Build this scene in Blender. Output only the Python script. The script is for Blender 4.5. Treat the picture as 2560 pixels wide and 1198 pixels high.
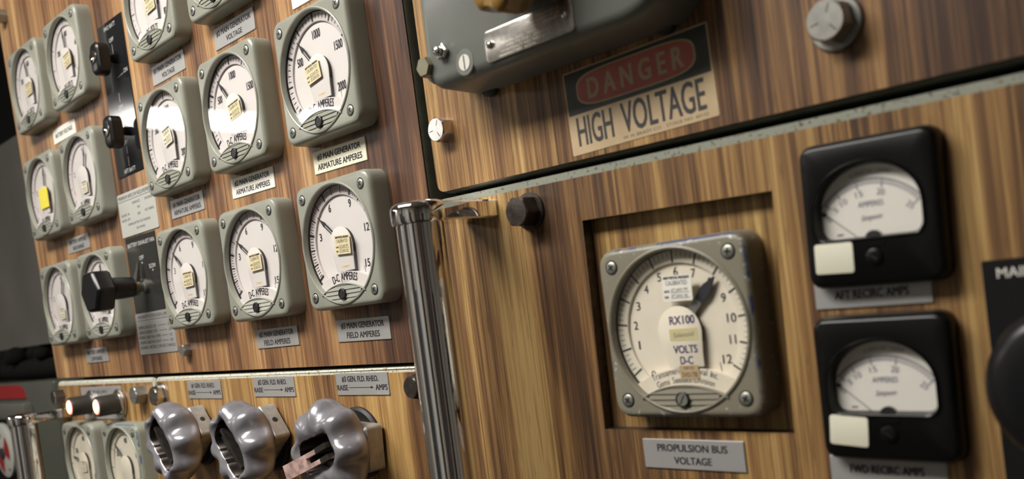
import bpy, bmesh, math, random
from mathutils import Matrix, Vector
for o in list(bpy.data.objects): bpy.data.objects.remove(o)
SC = bpy.context.scene
COL = SC.collection
S = 0.085                     # one design unit (the spacing of two meter screws) in metres
def V(x, y, z):               # panel frame (x right, y down, z into the board) to Blender axes
    return Vector((x*S, z*S, -y*S))
R = math.radians

# ------------------------------------------------------------ camera
cd = bpy.data.cameras.new('camera'); cam = bpy.data.objects.new('camera', cd); COL.objects.link(cam)
SC.camera = cam
_r = [[0.70463141, 0.13033053, 0.69750163], [-0.07016998, 0.99096752, -0.11427837], [-0.70609543, 0.03158045, 0.70741213]]
def _v(a): return Vector((a[0], a[2], -a[1]))
rt, dn, fw = _v(_r[0]), _v(_r[1]), _v(_r[2])
m = Matrix((( rt.x, -dn.x, -fw.x, 0), (rt.y, -dn.y, -fw.y, 0), (rt.z, -dn.z, -fw.z, 0), (0, 0, 0, 1)))
m.translation = V(6.2144, 0.4695, -5.3024)
cam.matrix_world = m
cd.sensor_fit = 'HORIZONTAL'; cd.sensor_width = 36.0
cd.lens = 2316.55/2560*36.0
cd.shift_x = 0.0; cd.shift_y = 206.5/2560
cd.clip_start = 0.02; cd.clip_end = 50
cd.dof.use_dof = True; cd.dof.focus_distance = 0.80; cd.dof.aperture_fstop = 6.5
# ------------------------------------------------------------ world, exposure
w = bpy.data.worlds.new('world'); SC.world = w; w.use_nodes = True
w.node_tree.nodes['Background'].inputs[0].default_value = (1.0, 0.96, 0.9, 1)
w.node_tree.nodes['Background'].inputs[1].default_value = 0.13
SC.view_settings.view_transform = 'Standard'; SC.view_settings.look = 'None'
SC.view_settings.exposure = -0.15; SC.view_settings.gamma = 1.0
SC.view_settings.use_curve_mapping = False
LAMP_POWER = 38.0             # radiance of the fluorescent diffusers

# ------------------------------------------------------------ materials
def newmat(name):
    mt = bpy.data.materials.new(name); mt.use_nodes = True
    return mt, mt.node_tree, mt.node_tree.nodes['Principled BSDF']
def bsdf(name, col, rough=0.5, metal=0.0, spec=0.5, noise=0.0, nscale=60, bump=0.0, coat=0.0, bscale=None):
    mt, nt, b = newmat(name)
    b.inputs['Base Color'].default_value = (*col, 1); b.inputs['Roughness'].default_value = rough
    b.inputs['Metallic'].default_value = metal; b.inputs['Specular IOR Level'].default_value = spec
    b.inputs['Coat Weight'].default_value = coat; b.inputs['Coat Roughness'].default_value = 0.15
    if noise or bump:
        tc = nt.nodes.new('ShaderNodeTexCoord')
        n = nt.nodes.new('ShaderNodeTexNoise'); n.inputs['Scale'].default_value = nscale; n.inputs['Detail'].default_value = 5
        nt.links.new(tc.outputs['Object'], n.inputs['Vector'])
        if noise:
            mx = nt.nodes.new('ShaderNodeMixRGB'); mx.blend_type = 'MULTIPLY'; mx.inputs[0].default_value = 1
            rp = nt.nodes.new('ShaderNodeMapRange'); rp.inputs['From Min'].default_value = .3; rp.inputs['From Max'].default_value = .7
            rp.inputs['To Min'].default_value = 1-noise; rp.inputs['To Max'].default_value = 1+noise*.4
            nt.links.new(n.outputs['Fac'], rp.inputs[0]); mx.inputs[1].default_value = (*col, 1)
            nt.links.new(rp.outputs[0], mx.inputs[2]); nt.links.new(mx.outputs[0], b.inputs['Base Color'])
        if bump:
            n2 = nt.nodes.new('ShaderNodeTexNoise'); n2.inputs['Scale'].default_value = bscale or nscale*6
            nt.links.new(tc.outputs['Object'], n2.inputs['Vector'])
            bp = nt.nodes.new('ShaderNodeBump'); bp.inputs['Strength'].default_value = bump; bp.inputs['Distance'].default_value = 0.0004
            nt.links.new(n2.outputs['Fac'], bp.inputs['Height']); nt.links.new(bp.outputs[0], b.inputs['Normal'])
    return mt
def math_node(nt, op, a, b=None, clamp=False):
    n = nt.nodes.new('ShaderNodeMath'); n.operation = op; n.use_clamp = clamp
    for i, s in enumerate((a, b)):
        if s is None: continue
        if isinstance(s, (int, float)): n.inputs[i].default_value = s
        else: nt.links.new(s, n.inputs[i])
    return n.outputs[0]
def wood(name, bands, seed=0.0, tint=(1, 1, 1), shade=0.0):
    """teak print laminate: vertical grain; bands = [(x in units, tone 0..1)]"""
    mt, nt, b = newmat(name); N = nt.nodes; Lk = nt.links
    tc = N.new('ShaderNodeTexCoord')
    sp = N.new('ShaderNodeSeparateXYZ'); Lk.new(tc.outputs['Object'], sp.inputs[0])
    def noise(sx, sz, detail=3, rough=.55, off=0.0, dist=0.0):
        mp = N.new('ShaderNodeMapping'); Lk.new(tc.outputs['Object'], mp.inputs[0])
        mp.inputs['Scale'].default_value = (sx, 1.0, sz); mp.inputs['Location'].default_value = (seed+off, 3.1*seed+off, off)
        n = N.new('ShaderNodeTexNoise'); n.inputs['Scale'].default_value = 1; n.inputs['Detail'].default_value = detail
        n.inputs['Roughness'].default_value = rough; n.inputs['Distortion'].default_value = dist
        Lk.new(mp.outputs[0], n.inputs['Vector']); return n.outputs['Fac']
    # broad planks of light and dark heartwood, wandering slightly
    wander = noise(9, 5, 2, .5, 7.0)
    x = math_node(nt, 'ADD', math_node(nt, 'DIVIDE', sp.outputs[0], S), math_node(nt, 'MULTIPLY', math_node(nt, 'SUBTRACT', wander, .5), .5))
    x0, x1 = bands[0][0], bands[-1][0]
    xn = math_node(nt, 'DIVIDE', math_node(nt, 'SUBTRACT', x, x0), x1-x0, True)
    cr = N.new('ShaderNodeValToRGB'); el = cr.color_ramp.elements
    for i, (bx, t) in enumerate(bands):
        q = (bx-x0)/(x1-x0)
        e = el[i] if i < 2 else el.new(q)
        e.position = q; e.color = (t, t, t, 1)
    Lk.new(xn, cr.inputs[0])
    def add(t, n, k, clamp=False): return math_node(nt, 'ADD', t, math_node(nt, 'MULTIPLY', math_node(nt, 'SUBTRACT', n, .5), k), clamp)
    def dark(t, n, lo, k): return math_node(nt, 'SUBTRACT', t, math_node(nt, 'MULTIPLY', math_node(nt, 'MULTIPLY', math_node(nt, 'SUBTRACT', n, lo), 7.0, True), k))
    broad = noise(24, 1.1, 3, .6, 11.0, .6); med = noise(80, 2.4, 4, .62, 1.0, .9)
    fine = noise(330, 5, 3, .6, 2.0, .3); hair = noise(1500, 11, 2, .6, 5.0)
    streak = noise(135, 3.0, 3, .65, 6.0, .7); knot = noise(40, 2.0, 3, .6, 15.0, 1.0)
    t = add(add(add(cr.outputs[0], broad, 1.0), med, 1.1), fine, .75)
    t = dark(dark(t, streak, .555, .30), knot, .58, .22)
    t = add(math_node(nt, 'SUBTRACT', t, shade), hair, .95, True)
    c2 = N.new('ShaderNodeValToRGB'); e = c2.color_ramp.elements
    stops = [(0, (.045, .025, .018)), (.28, (.115, .059, .032)), (.55, (.26, .138, .060)), (.8, (.43, .260, .108)), (1, (.57, .375, .170))]
    for i, (q, c) in enumerate(stops):
        k = e[i] if i < 2 else e.new(q)
        k.position = q; k.color = (c[0]*tint[0], c[1]*tint[1], c[2]*tint[2], 1)
    Lk.new(t, c2.inputs[0])
    # pores: short dark vertical dashes
    por = noise(900, 28, 2, .5, 9.0)
    pm = math_node(nt, 'MULTIPLY', math_node(nt, 'GREATER_THAN', por, .66), .45)
    mx = N.new('ShaderNodeMixRGB'); mx.blend_type = 'MIX'; Lk.new(pm, mx.inputs[0]); Lk.new(c2.outputs[0], mx.inputs[1])
    mx.inputs[2].default_value = (.05, .022, .010, 1)
    Lk.new(mx.outputs[0], b.inputs['Base Color'])
    b.inputs['Roughness'].default_value = .42; b.inputs['Specular IOR Level'].default_value = .35
    bp = N.new('ShaderNodeBump'); bp.inputs['Strength'].default_value = .25; bp.inputs['Distance'].default_value = .0002
    Lk.new(fine, bp.inputs['Height']); Lk.new(bp.outputs[0], b.inputs['Normal'])
    return mt
def glass_mat(name, tint=(1, 1, 1)):
    mt = bpy.data.materials.new(name); mt.use_nodes = True; nt = mt.node_tree
    for n in list(nt.nodes): nt.nodes.remove(n)
    out = nt.nodes.new('ShaderNodeOutputMaterial'); tr = nt.nodes.new('ShaderNodeBsdfTransparent'); gl = nt.nodes.new('ShaderNodeBsdfGlossy')
    tr.inputs[0].default_value = (*tint, 1); gl.inputs['Roughness'].default_value = 0.02
    fr = nt.nodes.new('ShaderNodeFresnel'); fr.inputs[0].default_value = 1.52
    mx = nt.nodes.new('ShaderNodeMixShader')
    gm = nt.nodes.new('ShaderNodeNewGeometry')
    nt.links.new(math_node(nt, 'MULTIPLY', fr.outputs[0], math_node(nt, 'SUBTRACT', 1.0, gm.outputs['Backfacing'])), mx.inputs[0]); nt.links.new(tr.outputs[0], mx.inputs[1]); nt.links.new(gl.outputs[0], mx.inputs[2])
    nt.links.new(mx.outputs[0], out.inputs[0]); return mt
def emit(name, col, strength):
    mt, nt, b = newmat(name); b.inputs['Base Color'].default_value = (.8, .8, .8, 1)
    b.inputs['Emission Color'].default_value = (*col, 1); b.inputs['Emission Strength'].default_value = strength
    return mt
def worn_paint(name, col, edge_col, lim=.613):
    """paint worn through along the rim of a square housing, plus white scuffs"""
    mt = bsdf(name, col, .38); nt = mt.node_tree; b = nt.nodes['Principled BSDF']
    tc = nt.nodes.new('ShaderNodeTexCoord'); sp = nt.nodes.new('ShaderNodeSeparateXYZ'); nt.links.new(tc.outputs['Object'], sp.inputs[0])
    ax = math_node(nt, 'ABSOLUTE', math_node(nt, 'DIVIDE', sp.outputs[0], S)); az = math_node(nt, 'ABSOLUTE', math_node(nt, 'DIVIDE', sp.outputs[2], S))
    mxx = math_node(nt, 'MAXIMUM', ax, az)
    def nz(scale, lo, hi, det=4):
        n = nt.nodes.new('ShaderNodeTexNoise'); n.inputs['Scale'].default_value = scale; n.inputs['Detail'].default_value = det
        nt.links.new(tc.outputs['Object'], n.inputs['Vector'])
        mr = nt.nodes.new('ShaderNodeMapRange'); mr.inputs['From Min'].default_value = lo; mr.inputs['From Max'].default_value = hi
        nt.links.new(n.outputs['Fac'], mr.inputs[0]); return mr.outputs[0]
    edge = nt.nodes.new('ShaderNodeMapRange'); edge.inputs['From Min'].default_value = lim-.015; edge.inputs['From Max'].default_value = lim+.012
    nt.links.new(mxx, edge.inputs[0])
    front = math_node(nt, 'LESS_THAN', math_node(nt, 'DIVIDE', sp.outputs[1], S), -.200)
    top = math_node(nt, 'ADD', math_node(nt, 'MULTIPLY', math_node(nt, 'GREATER_THAN', sp.outputs[2], .5*S), .09), nz(60, .30, .75))
    m1 = math_node(nt, 'MULTIPLY', math_node(nt, 'MULTIPLY', edge.outputs[0], front), math_node(nt, 'MULTIPLY', math_node(nt, 'SUBTRACT', top, .42), 9.0, True), True)
    m2 = math_node(nt, 'MULTIPLY', math_node(nt, 'GREATER_THAN', mxx, lim-.06), nz(300, .64, .70, 6), True)
    a = nt.nodes.new('ShaderNodeMixRGB'); a.inputs[1].default_value = (*col, 1); a.inputs[2].default_value = (*edge_col, 1); nt.links.new(m1, a.inputs[0])
    c = nt.nodes.new('ShaderNodeMixRGB'); c.inputs[2].default_value = (.5, .52, .50, 1); nt.links.new(a.outputs[0], c.inputs[1]); nt.links.new(m2, c.inputs[0])
    nt.links.new(c.outputs[0], b.inputs['Base Color']); return mt
def chipped(name, col, chip):
    mt = bsdf(name, col, .45); nt = mt.node_tree; b = nt.nodes['Principled BSDF']
    tc = nt.nodes.new('ShaderNodeTexCoord'); n = nt.nodes.new('ShaderNodeTexNoise'); n.inputs['Scale'].default_value = 420; n.inputs['Detail'].default_value = 6
    nt.links.new(tc.outputs['Object'], n.inputs['Vector'])
    mr = nt.nodes.new('ShaderNodeMapRange'); mr.inputs['From Min'].default_value = .575; mr.inputs['From Max'].default_value = .64; nt.links.new(n.outputs['Fac'], mr.inputs[0])
    a = nt.nodes.new('ShaderNodeMixRGB'); a.inputs[1].default_value = (*col, 1); a.inputs[2].default_value = (*chip, 1); nt.links.new(mr.outputs[0], a.inputs[0])
    nt.links.new(a.outputs[0], b.inputs['Base Color']); return mt

M = {}
M['meter_paint'] = bsdf('meter_paint', (.285, .287, .238), .36, noise=.10, nscale=35, coat=.15)
M['meter_worn'] = worn_paint('meter_worn', (.22, .20, .15), (.015, .04, .16))
M['meter_blue_rim'] = worn_paint('meter_blue_rim', (.30, .31, .25), (.02, .07, .24))
M['dial_white'] = bsdf('dial_white', (.70, .655, .63), .6)
M['dial_ring'] = bsdf('dial_ring', (.64, .585, .575), .6)
M['dial_cream'] = bsdf('dial_cream', (.78, .71, .58), .6, noise=.06, nscale=50)
M['dial_cream_ring'] = bsdf('dial_cream_ring', (.72, .66, .54), .6)
M['ink'] = bsdf('ink', (.02, .019, .025), .6)
M['ink_faint'] = bsdf('ink_faint', (.16, .15, .17), .6)
M['ink_blue'] = bsdf('ink_blue', (.06, .05, .14), .6)
M['ink_red'] = bsdf('ink_red', (.5, .12, .05), .6)
M['black'] = bsdf('black', (.012, .012, .013), .45)
M['bakelite'] = bsdf('bakelite', (.004, .004, .004), .28, spec=.25)
M['black_plastic'] = bsdf('black_plastic', (.007, .007, .008), .30, spec=.4)
M['black_plate'] = bsdf('black_plate', (.014, .015, .017), .10, spec=.7)
M['black_plate_dull'] = bsdf('black_plate_dull', (.03, .031, .029), .22)
M['engraved_white'] = bsdf('engraved_white', (.55, .55, .53), .6)
M['sticker'] = bsdf('sticker', (.72, .62, .38), .6, noise=.08, nscale=90)
M['sticker_yellow'] = bsdf('sticker_yellow', (.80, .68, .06), .55)
M['sticker_pale'] = bsdf('sticker_pale', (.75, .69, .52), .6)
M['sticker_white'] = bsdf('sticker_white', (.80, .77, .70), .6)
M['tape'] = bsdf('tape', (.62, .55, .30), .5)
M['glass'] = glass_mat('glass')
M['alu_plate'] = bsdf('alu_plate', (.42, .41, .40), .38, metal=.35, noise=.06, nscale=40)
M['alu_plate_light'] = bsdf('alu_plate_light', (.66, .64, .58), .42, metal=.2)
M['glare_plate'] = bsdf('glare_plate', (.78, .74, .58), .5)  # label plate with the light it reflects put into its base colour
M['white_plate'] = bsdf('white_plate', (.80, .77, .70), .5)  # white dials; on some label plates stands for light they reflect
M['placard'] = bsdf('placard', (.50, .50, .46), .45, metal=.15)
M['chrome'] = bsdf('chrome', (.86, .85, .86), .035, metal=1.0, bump=.22, bscale=38)
M['chrome_dull'] = bsdf('chrome_dull', (.62, .60, .58), .22, metal=1.0, bump=.1, bscale=900)
M['steel_dark'] = bsdf('steel_dark', (.10, .085, .075), .42, metal=.85, noise=.4, nscale=150, bump=.4)
M['steel_grey'] = bsdf('steel_grey', (.36, .35, .32), .38, metal=.75, noise=.2, nscale=150)
M['screw_metal'] = bsdf('screw_metal', (.34, .34, .30), .42, metal=.7)
M['cast_alu'] = bsdf('cast_alu', (.31, .30, .33), .28, metal=.45, noise=.12, nscale=70, bump=.15, bscale=700)
M['cast_rough'] = bsdf('cast_rough', (.42, .39, .36), .5, metal=.5, noise=.25, nscale=120, bump=.3)
M['copper'] = bsdf('copper', (.62, .42, .38), .5, metal=.35, noise=.55, nscale=160)
M['grey_case'] = bsdf('grey_case', (.150, .158, .142), .38, noise=.1, nscale=25, coat=.2, bump=.08, bscale=500)
M['brass'] = bsdf('brass', (.28, .16, .035), .3, coat=.5, noise=.2, nscale=50)
M['olive_bolt'] = bsdf('olive_bolt', (.25, .23, .16), .4, metal=.6)
M['nameplate'] = bsdf('nameplate', (.50, .47, .44), .28, metal=.9, noise=.25, nscale=260)
M['nameplate_text'] = bsdf('nameplate_text', (.75, .70, .58), .4, metal=.3)
M['pan'] = bsdf('pan', (.085, .088, .065), .5, noise=.25, nscale=80)
M['edge_strip'] = chipped('edge_strip', (.26, .27, .22), (.10, .08, .055))
M['edge_strip_light'] = chipped('edge_strip_light', (.60, .60, .50), (.30, .20, .12))
M['frame'] = bsdf('frame', (.018, .018, .015), .6)
M['sign_paper'] = bsdf('sign_paper', (.54, .40, .235), .5, noise=.08, nscale=90)
M['sign_black'] = bsdf('sign_black', (.038, .041, .034), .45, noise=.25, nscale=300)
M['sign_red'] = bsdf('sign_red', (.52, .13, .095), .5, noise=.15, nscale=120)
M['sign_gold'] = bsdf('sign_gold', (.50, .39, .22), .5)
M['sign_ink'] = bsdf('sign_ink', (.045, .040, .042), .5, noise=.3, nscale=400)
M['lamp_body'] = bsdf('lamp_body', (.035, .032, .025), .42)
M['lamp_lens'] = emit('lamp_lens', (1.0, .50, .20), 3.6)
M['lamp_rim'] = emit('lamp_rim', (1.0, .09, .02), 1.6)
M['fluor'] = emit('fluor', (1.0, .965, .90), LAMP_POWER)
M['fluor_far'] = emit('fluor_far', (1.0, .965, .92), LAMP_POWER*.40)
M['fixture'] = bsdf('fixture', (.7, .7, .66), .5)
M['wall_grey'] = bsdf('wall_grey', (.50, .49, .44), .7, noise=.2, nscale=8)
M['bulk_grey'] = bsdf('bulk_grey', (.125, .115, .10), .8, noise=.3, nscale=6)
M['ceiling'] = bsdf('ceiling', (.62, .60, .55), .7, noise=.1, nscale=5)
M['floor'] = bsdf('floor', (.05, .04, .035), .6, noise=.2, nscale=20)
M['dark'] = bsdf('dark', (.006, .006, .005), .9, spec=.1)
M['box_green'] = bsdf('box_green', (.060, .062, .047), .5, noise=.1, nscale=20)
M['box_light'] = bsdf('box_light', (.10, .10, .082), .5)
M['red_placard'] = bsdf('red_placard', (.30, .008, .010), .45)
M['tick_white'] = bsdf('tick_white', (.7, .68, .62), .6)
M['cream'] = bsdf('cream', (.74, .72, .58), .5)

UL_B = [(-10.6, .60), (-10.2, .82), (-9.9, .62), (-9.6, .85), (-9.2, .5), (-8.8, .72), (-8.3, .42), (-7.8, .78), (-7.4, .45), (-6.9, .62), (-6.4, .30), (-6.0, .55),
        (-5.6, .74), (-5.2, .50), (-4.6, .70), (-4.0, .58), (-3.5, .78), (-3.2, .45), (-2.7, .66), (-2.2, .48), (-1.9, .68), (-1.6, .56), (-1.2, .38), (-.8, .24), (-.55, .20), (-.3, .32), (-.1, .24)]
UR_B = [(-.2, .72), (.02, .70), (.07, .45), (.2, .40), (.45, .58), (.7, .40), (.9, .52), (1.1, .68), (1.35, .50), (1.6, .60), (2.2, .55), (2.8, .48), (2.95, .55), (3.1, .34), (3.25, .50), (3.4, .20), (3.5, .18), (3.55, .46), (3.8, .40), (4.1, .46), (4.3, .22), (4.6, .3), (6, .5), (9, .4)]
LR_B = [(-.2, .60), (-.05, .40), (.1, .52), (.25, .42), (.45, .42), (.6, .70), (.85, .78), (1.0, .72), (1.15, .30), (1.35, .20), (1.55, .22), (1.8, .40), (2.2, .55), (2.6, .45), (3.0, .60), (3.15, .62), (3.3, .40), (3.5, .48), (3.9, .34), (4.2, .42), (4.32, .66), (4.45, .70), (4.8, .5), (6, .5), (9, .4)]
LL_B = [(-10.2, .65), (-9.8, .5), (-9.2, .60), (-8.5, .45), (-7.8, .62), (-7.4, .48), (-6.9, .66), (-6.4, .5), (-5.9, .80), (-5.3, .62), (-4.8, .75), (-4.2, .55), (-3.9, .85), (-3.3, .74), (-2.6, .8), (-2.2, .45), (-1.8, .72), (-1.4, .74), (-1.2, .80), (-1.0, .82), (-.8, .35), (-.6, .25), (-.1, .3)]
INS_B = [(1.4, .60), (1.6, .72), (1.9, .55), (2.3, .72), (2.6, .55), (2.9, .80), (3.05, .85), (3.15, .60), (3.3, .7)]
M['wood_ul'] = wood('wood_ul', UL_B, 1.3, (1.0, .95, 1.0), .02)
M['wood_ur'] = wood('wood_ur', UR_B, 4.7, (.95, .95, .90), .03)
M['wood_lr'] = wood('wood_lr', LR_B, 8.2, (.92, .94, .85), -.02)
M['wood_ll'] = wood('wood_ll', LL_B, 12.9, (1.0, .98, .85), .0)
M['wood_inset'] = wood('wood_inset', INS_B, 17.5, (.92, .97, .85), .05)

# ------------------------------------------------------------ mesh building
TXT = {}
def text_geo(s, bold=0.0):
    k = (s, bold)
    if k not in TXT:
        cu = bpy.data.curves.new('t', 'FONT'); cu.body = s; cu.size = 1;  cu.resolution_u = 3; cu.fill_mode = 'BOTH'
        ob = bpy.data.objects.new('t', cu); COL.objects.link(ob)
        dg = bpy.context.evaluated_depsgraph_get(); me = bpy.data.meshes.new_from_object(ob.evaluated_get(dg))
        vs = [(v.co.x, v.co.y) for v in me.vertices]; fs = [tuple(p.vertices) for p in me.polygons]
        bpy.data.objects.remove(ob); bpy.data.curves.remove(cu); bpy.data.meshes.remove(me)
        xs = [v[0] for v in vs] or [0]; 
        TXT[k] = (vs, fs, min(xs), max(xs))
    return TXT[k]
_h = text_geo('H'); CAP = max(v[1] for v in _h[0])
def ray_ring(poly, z, n=144):
    # radial resampling of a star-shaped outline, so that nested outlines can be bridged
    out = []; m_ = len(poly)
    for i in range(n):
        a = 2*math.pi*(i+.5)/n; c_, s_ = math.cos(a), math.sin(a); best = None
        for k in range(m_):
            x0, y0 = poly[k][:2]; x1, y1 = poly[(k+1) % m_][:2]; ex, ey = x1-x0, y1-y0
            den = c_*ey-s_*ex
            if abs(den) < 1e-12: continue
            t = (x0*ey-y0*ex)/den; u = (x0*s_-y0*c_)/den
            if t > 0 and -1e-9 <= u <= 1+1e-9: best = t if best is None else max(best, t)
        out.append((c_*best, s_*best, z))
    return out
class MB:
    def __init__(self, zo=0.0, ox=0.0, oy=0.0): self.v = []; self.f = []; self.m = []; self.mi = 0; self.zo = zo; self.ox = ox; self.oy = oy; self.X = None
    def pt(self, x, y, z):
        if self.X: x, y, z = self.X(x, y, z)
        self.v.append((x+self.ox, y+self.oy, z+self.zo)); return len(self.v)-1
    def face(self, *i): self.f.append(i); self.m.append(self.mi)
    def loft(self, rings, cap0=True, cap1=True, closed=True):
        ids = [[self.pt(*p) for p in r] for r in rings]; n = len(ids[0])
        for a, b in zip(ids, ids[1:]):
            for i in range(n if closed else n-1):
                j = (i+1) % n; self.face(a[i], a[j], b[j], b[i])
        if cap0: self.face(*reversed(ids[0]))
        if cap1: self.face(*ids[-1])
        return ids
    def lathe(self, cx, cy, prof, n=32, lobes=0, amp=None, ph=0.0, cap0=True, cap1=True):
        rings = []
        for k, (r, z) in enumerate(prof):
            a = amp[k] if amp else 0
            rings.append([(cx+r*(1+a*math.cos(lobes*(t*2*math.pi/n)+ph))*math.cos(t*2*math.pi/n), cy+r*(1+a*math.cos(lobes*(t*2*math.pi/n)+ph))*math.sin(t*2*math.pi/n), z) for t in range(n)])
        return self.loft(rings, cap0, cap1)
    def box(self, x0, x1, y0, y1, z0, z1, b=0.0):
        if b: 
            self.rbox((x0+x1)/2, (y0+y1)/2, x1-x0, y1-y0, b, [(0, z1), (0, z0+b*.8), (b*.3, z0+b*.25), (b*.8, z0)], n=24); return
        self.loft([[(x0, y0, z1), (x1, y0, z1), (x1, y1, z1), (x0, y1, z1)], [(x0, y0, z0), (x1, y0, z0), (x1, y1, z0), (x0, y1, z0)]])
    def rr(self, cx, cy, w, h, rad, z, n=64):
        # rounded rectangle sampled so that ring vertices match between sizes
        out = []; q = n//4
        rad = max(min(rad, w/2-1e-4, h/2-1e-4), 1e-4)
        for k in range(4):
            sx, sy = ((1, -1), (1, 1), (-1, 1), (-1, -1))[k]; a0 = -90+90*k
            for i in range(q):
                t = R(a0+90*i/(q-1)); out.append((cx+sx*(w/2-rad)+rad*math.cos(t), cy+sy*(h/2-rad)+rad*math.sin(t), z))
        return out
    def rbox(self, cx, cy, w, h, rad, steps, n=64, cap0=True, cap1=True):
        self.loft([self.rr(cx, cy, w-2*i, h-2*i, rad-i*.6, z, n) for i, z in steps], cap0, cap1)
    def poly(self, pts, z): self.face(*[self.pt(x, y, z) for x, y in pts])
    def prism(self, pts, z0, z1, bev=0.0):
        self.loft([[(x, y, z1) for x, y in pts], [(x, y, z0) for x, y in pts]])
    def ring(self, cx, cy, r0, r1, z, n=48, a0=0, a1=360):
        full = abs(a1-a0) >= 360; k = n if full else n+1
        pi = []
        for i in range(k):
            t = R(a0+(a1-a0)*i/n); pi.append((self.pt(cx+r0*math.cos(t), cy+r0*math.sin(t), z), self.pt(cx+r1*math.cos(t), cy+r1*math.sin(t), z)))
        for i in range(n):
            a, b = pi[i], pi[(i+1) % k]; self.face(a[0], b[0], b[1], a[1])
    def tube(self, pts, r, n=16, caps=True):
        P = [Vector(p) for p in pts]; rings = []
        for i, p in enumerate(P):
            d = (P[min(i+1, len(P)-1)]-P[max(i-1, 0)]).normalized(); u = d.cross(Vector((0, 0, 1)))
            if u.length < .1: u = d.cross(Vector((0, 1, 0)))
            u.normalize(); w_ = d.cross(u); rr_ = r[i] if isinstance(r, (list, tuple)) else r
            rings.append([tuple(p+u*rr_*math.cos(t*2*math.pi/n)+w_*rr_*math.sin(t*2*math.pi/n)) for t in range(n)])
        self.loft(rings, caps, caps)
    def line(self, x0, y0, x1, y1, w, z):
        d = Vector((x1-x0, y1-y0)); d.normalize(); nx, ny = -d.y*w/2, d.x*w/2
        self.face(self.pt(x0+nx, y0+ny, z), self.pt(x1+nx, y1+ny, z), self.pt(x1-nx, y1-ny, z), self.pt(x0-nx, y0-ny, z))
    def text(self, s, cx, cy, h, w=None, z=0.0, rot=0.0, bold=0.0, align='c', sx=.8, skew=0.0):
        vs, fs, a, b = text_geo(s)
        if b-a < 1e-6: return
        ky = h/CAP; kx = (w/(b-a)) if w else ky*sx
        mid = {'c': (a+b)/2, 'l': a, 'r': b}[align]; c_, s_ = math.cos(R(rot)), math.sin(R(rot))
        e = bold*h*1.1      # heavier strokes: the glyphs are laid down again with a small shift
        for k, (dx, dy) in enumerate(((0, 0),) if not bold else ((-e, -e*.5), (e, -e*.5), (-e, e*.5), (e, e*.5))):
            base = len(self.v)
            for x, y in vs:
                X = (x-mid)*kx+skew*(y*ky-h/2)+dx; Y = -(y*ky-h/2)+dy
                self.pt(cx+X*c_-Y*s_, cy+X*s_+Y*c_, z-k*.00002)
            for f in fs: self.face(*[base+i for i in f])
    def arctext(self, s, cx, cy, rad, h, width, z, bold=0.0, up=True):
        # letters standing on a circle of the given radius whose centre is (cx,cy) below the text
        adv = []
        for ch in s:
            g = text_geo(ch); adv.append((g[3]-g[2]) if ch != ' ' else .35)
        tot = sum(adv)+.10*(len(s)-1); k = width/tot; pos = -width/2
        for ch, a in zip(s, adv):
            m_ = pos+a*k/2; t = m_/rad
            if ch != ' ': self.text(ch, cx+rad*math.sin(t), cy-rad*math.cos(t), h, max(a*k, 1e-4), z, math.degrees(t), bold)
            pos += (a+.10)*k
    def mesh(self, name, mats, smooth=30):
        me = bpy.data.meshes.new(name)
        me.from_pydata([(x*S, z*S, -y*S) for x, y, z in self.v], [], self.f)
        for mt in (mats if isinstance(mats, (list, tuple)) else [mats]): me.materials.append(M[mt])
        me.polygons.foreach_set('material_index', self.m)
        bm = bmesh.new(); bm.from_mesh(me); bmesh.ops.remove_doubles(bm, verts=bm.verts, dist=1e-7); bmesh.ops.recalc_face_normals(bm, faces=bm.faces); bm.to_mesh(me); bm.free()
        if smooth:
            me.shade_smooth(); me.set_sharp_from_angle(angle=R(smooth))
        me.update(); return me
    def flat(self, name, mats):
        # printed marks: flat faces all turned to the viewer's side of the board
        me = bpy.data.meshes.new(name)
        me.from_pydata([(x*S, z*S, -y*S) for x, y, z in self.v], [], self.f)
        for mt in (mats if isinstance(mats, (list, tuple)) else [mats]): me.materials.append(M[mt])
        me.polygons.foreach_set('material_index', self.m)
        me.update()
        bm = bmesh.new(); bm.from_mesh(me)
        for f in bm.faces:
            f.normal_update()
            if f.normal.y > 0: f.normal_flip()
        bm.to_mesh(me); bm.free(); return me
def link(name, me, parent=None, loc=None, label=None):
    o = bpy.data.objects.new(name, me); COL.objects.link(o)
    if parent: o.parent = parent
    if loc is not None: o.location = loc
    if label: o['label'] = label
    return o
def tag(o, label, cat, group=None):
    o['label'] = label; o['category'] = cat
    if group: o['group'] = group
    return o
def thing(name, label, cat, x, y, z, group=None):
    o = bpy.data.objects.new(name, None); COL.objects.link(o); o.empty_display_size = .01
    o.location = V(x, y, z); return tag(o, label, cat, group)
def struct(name, mb, mats, smooth=30):
    o = link(name, mb.mesh(name, mats, smooth)); o['kind'] = 'structure'; return o
ZL, ZR = .225, .28            # faces of the left and right boards

# ------------------------------------------------------------ room (seen dimly at the left and in the chrome)
b = MB(); b.box(-52, 30, 14, 14.5, -24, 14); struct('floor', b, 'floor')
b = MB(); b.box(-52, 30, -11.5, -11, -24, 14); struct('ceiling', b, 'ceiling')
b = MB(); b.box(-52, 30, -11, 14, -24.5, -24); struct('wall_back', b, 'wall_grey')
b = MB(); b.box(-52.5, -52, -11, 14, -24, 14); struct('wall_left', b, 'wall_grey')
b = MB(); b.box(30, 30.5, -11, 14, -24, 14); struct('wall_right', b, 'wall_grey')
b = MB(); b.box(-52, 30, -11, 14, 14, 14.5); struct('wall_front', b, 'wall_grey')
TR = [(.85, .80, .70), (.05, .05, .05), (.45, .44, .38), (.62, .33, .22), (.02, .02, .02), (.70, .68, .60), (.20, .22, .24), (.55, .50, .40), (.03, .03, .04), (.60, .58, .52)]  # unseen wall strips, added only for the streaks they give in the chrome
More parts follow.
